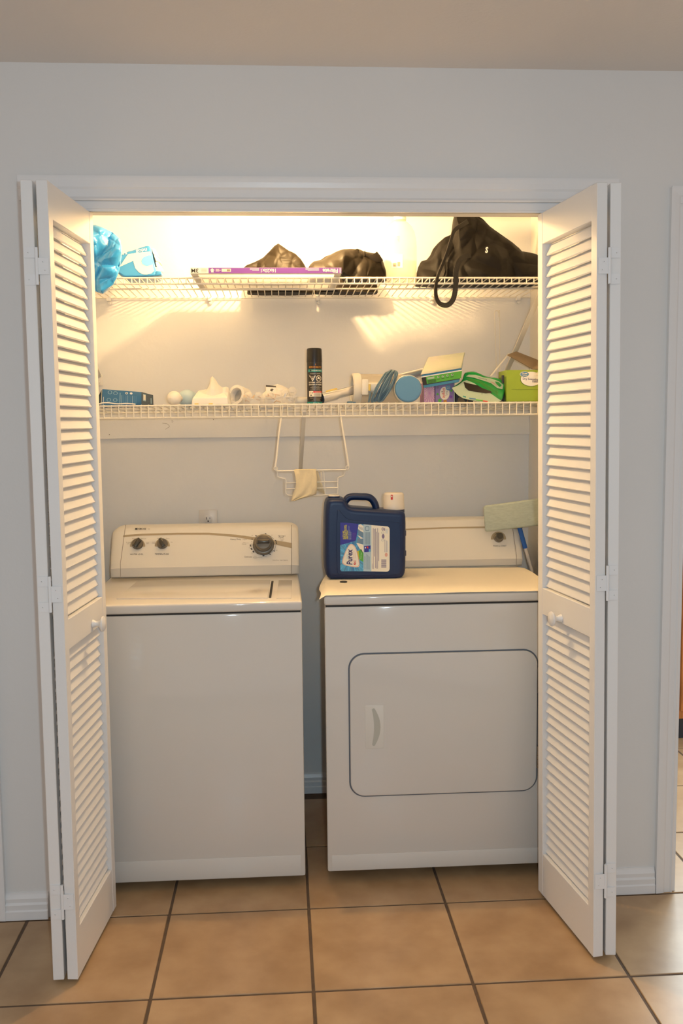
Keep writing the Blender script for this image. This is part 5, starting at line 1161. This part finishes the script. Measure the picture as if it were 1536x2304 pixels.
for k in range(14): b.rect(857.2, 1258.5+k*1.33, 868.5, 1259.1+k*1.33+(0.35 if k % 3 == 0 else 0), LS, 0.0011, m_inkp)
o1 = circ(860.5, 1190, 2.6, 3.6, 14); i1 = circ(860.5, 1190, 1.3, 2, 14)
for k in range(14): b.poly([o1[k], o1[(k+1) % 14], i1[(k+1) % 14], i1[k]], LS, 0.0011, m_inkp)
b.rect(864, 1188, 865.6, 1194, LS, 0.0011, m_inkp); b.poly(circ(861.5, 1206.5, 3, 5.2, 16), LS, 0.0011, m_inkp)
for cy_ in (1198.5, 1215):
    o1 = circ(860.5, cy_, 3.2, 2.6, 12); i1 = circ(860.5, cy_, 2.7, 2.1, 12)
    for k in range(12): b.poly([o1[k], o1[(k+1) % 12], i1[(k+1) % 12], i1[k]], LS, 0.0011, m_lblsteel)
for k in range(4): b.rect(865+k*2.1, 1214+k*1.0, 865.7+k*2.1, 1242, LS, 0.0011, m_lblpale if k % 2 else m_inkp)
for k in range(3): b.rect(867+k*2.2, 1190, 867.7+k*2.2, 1200, LS, 0.0011, m_lblpale)
b.poly(circ(868.3, 1248, 3.2, 4.4, 16), LS, 0.0011, m_inkpink)
part('printed_label', b, m_cream, jg, 'wrap label printed sideways in blue and white')

# ------------------------------------------------------------------ mop standing between dryer and wall
mp = thing('flat_mop', 'upside-down flat mop with a sage cloth head and blue pole right of the dryer', 'mop', (0.885, 0.70, 0.0))
ym = 0.645; q = [at(1091, 1197, ym), at(1236, 1181, ym), at(1236, 1181, ym+0.022), at(1091, 1197, ym+0.022), at(1087, 1138, ym), at(1236, 1119.5, ym), at(1236, 1119.5, ym+0.022), at(1087, 1138, ym+0.022)]
xw = XR-0.006
for p in q: p.x = min(p.x, xw)
part('mop_head', MB().hexa(q, None, 0.009, 4), m_pad, mp, 'sage green cloth pad')
pt_, pv = at(1168, 1186, 0.684), at(1195, 1283, 0.690); pm = pt_.lerp(pv, (1233-1186)/97.0)
dd = (pv-pt_).normalized(); pbm = V((0.893, 0.70, 0.0))
part('pole_sleeve', MB().tube([pt_, pm], 0.0088, n=16), m_pole, mp, 'bright blue upper sleeve')
part('pole', MB().tube([pm, pv, pv.lerp(pbm, 0.5), pbm+V((0, 0, 0.006))], 0.0078, n=16), m_alu, mp)
b = MB(); pj = pt_+V((-0.002, -0.002, 0.012)); b.box((pj.x-0.012, ym+0.020, pj.z-0.014), (pj.x+0.012, ym+0.044, pj.z+0.022), None, 0.004, 2); part('swivel_joint', b, m_dgrey, mp)

# ------------------------------------------------------------------ the room beyond the right doorway
kc = thing('kitchen_cabinet', 'orange-brown oak cabinet glimpsed through the doorway at the right edge', 'cabinet', (1.85, 1.63, 0))
part('carcass', MB().box((1.745, 1.36, 0.10), (1.95, 1.90, 0.88), None, 0.003), m_oak, kc)
part('toe_kick', MB().box((1.75, 1.385, 0.0), (1.945, 1.89, 0.10)), m_toe, kc, 'dark recessed base')
for x0 in (1.760,):
    cd = part('cabinet_door', MB().box((x0, 1.343, 0.14), (x0+0.175, 1.362, 0.84), None, 0.004), m_oak, kc)
    part('door_panel', MB().box((x0+0.045, 1.338, 0.21), (x0+0.13, 1.345, 0.77), None, 0.004), m_oak, cd)
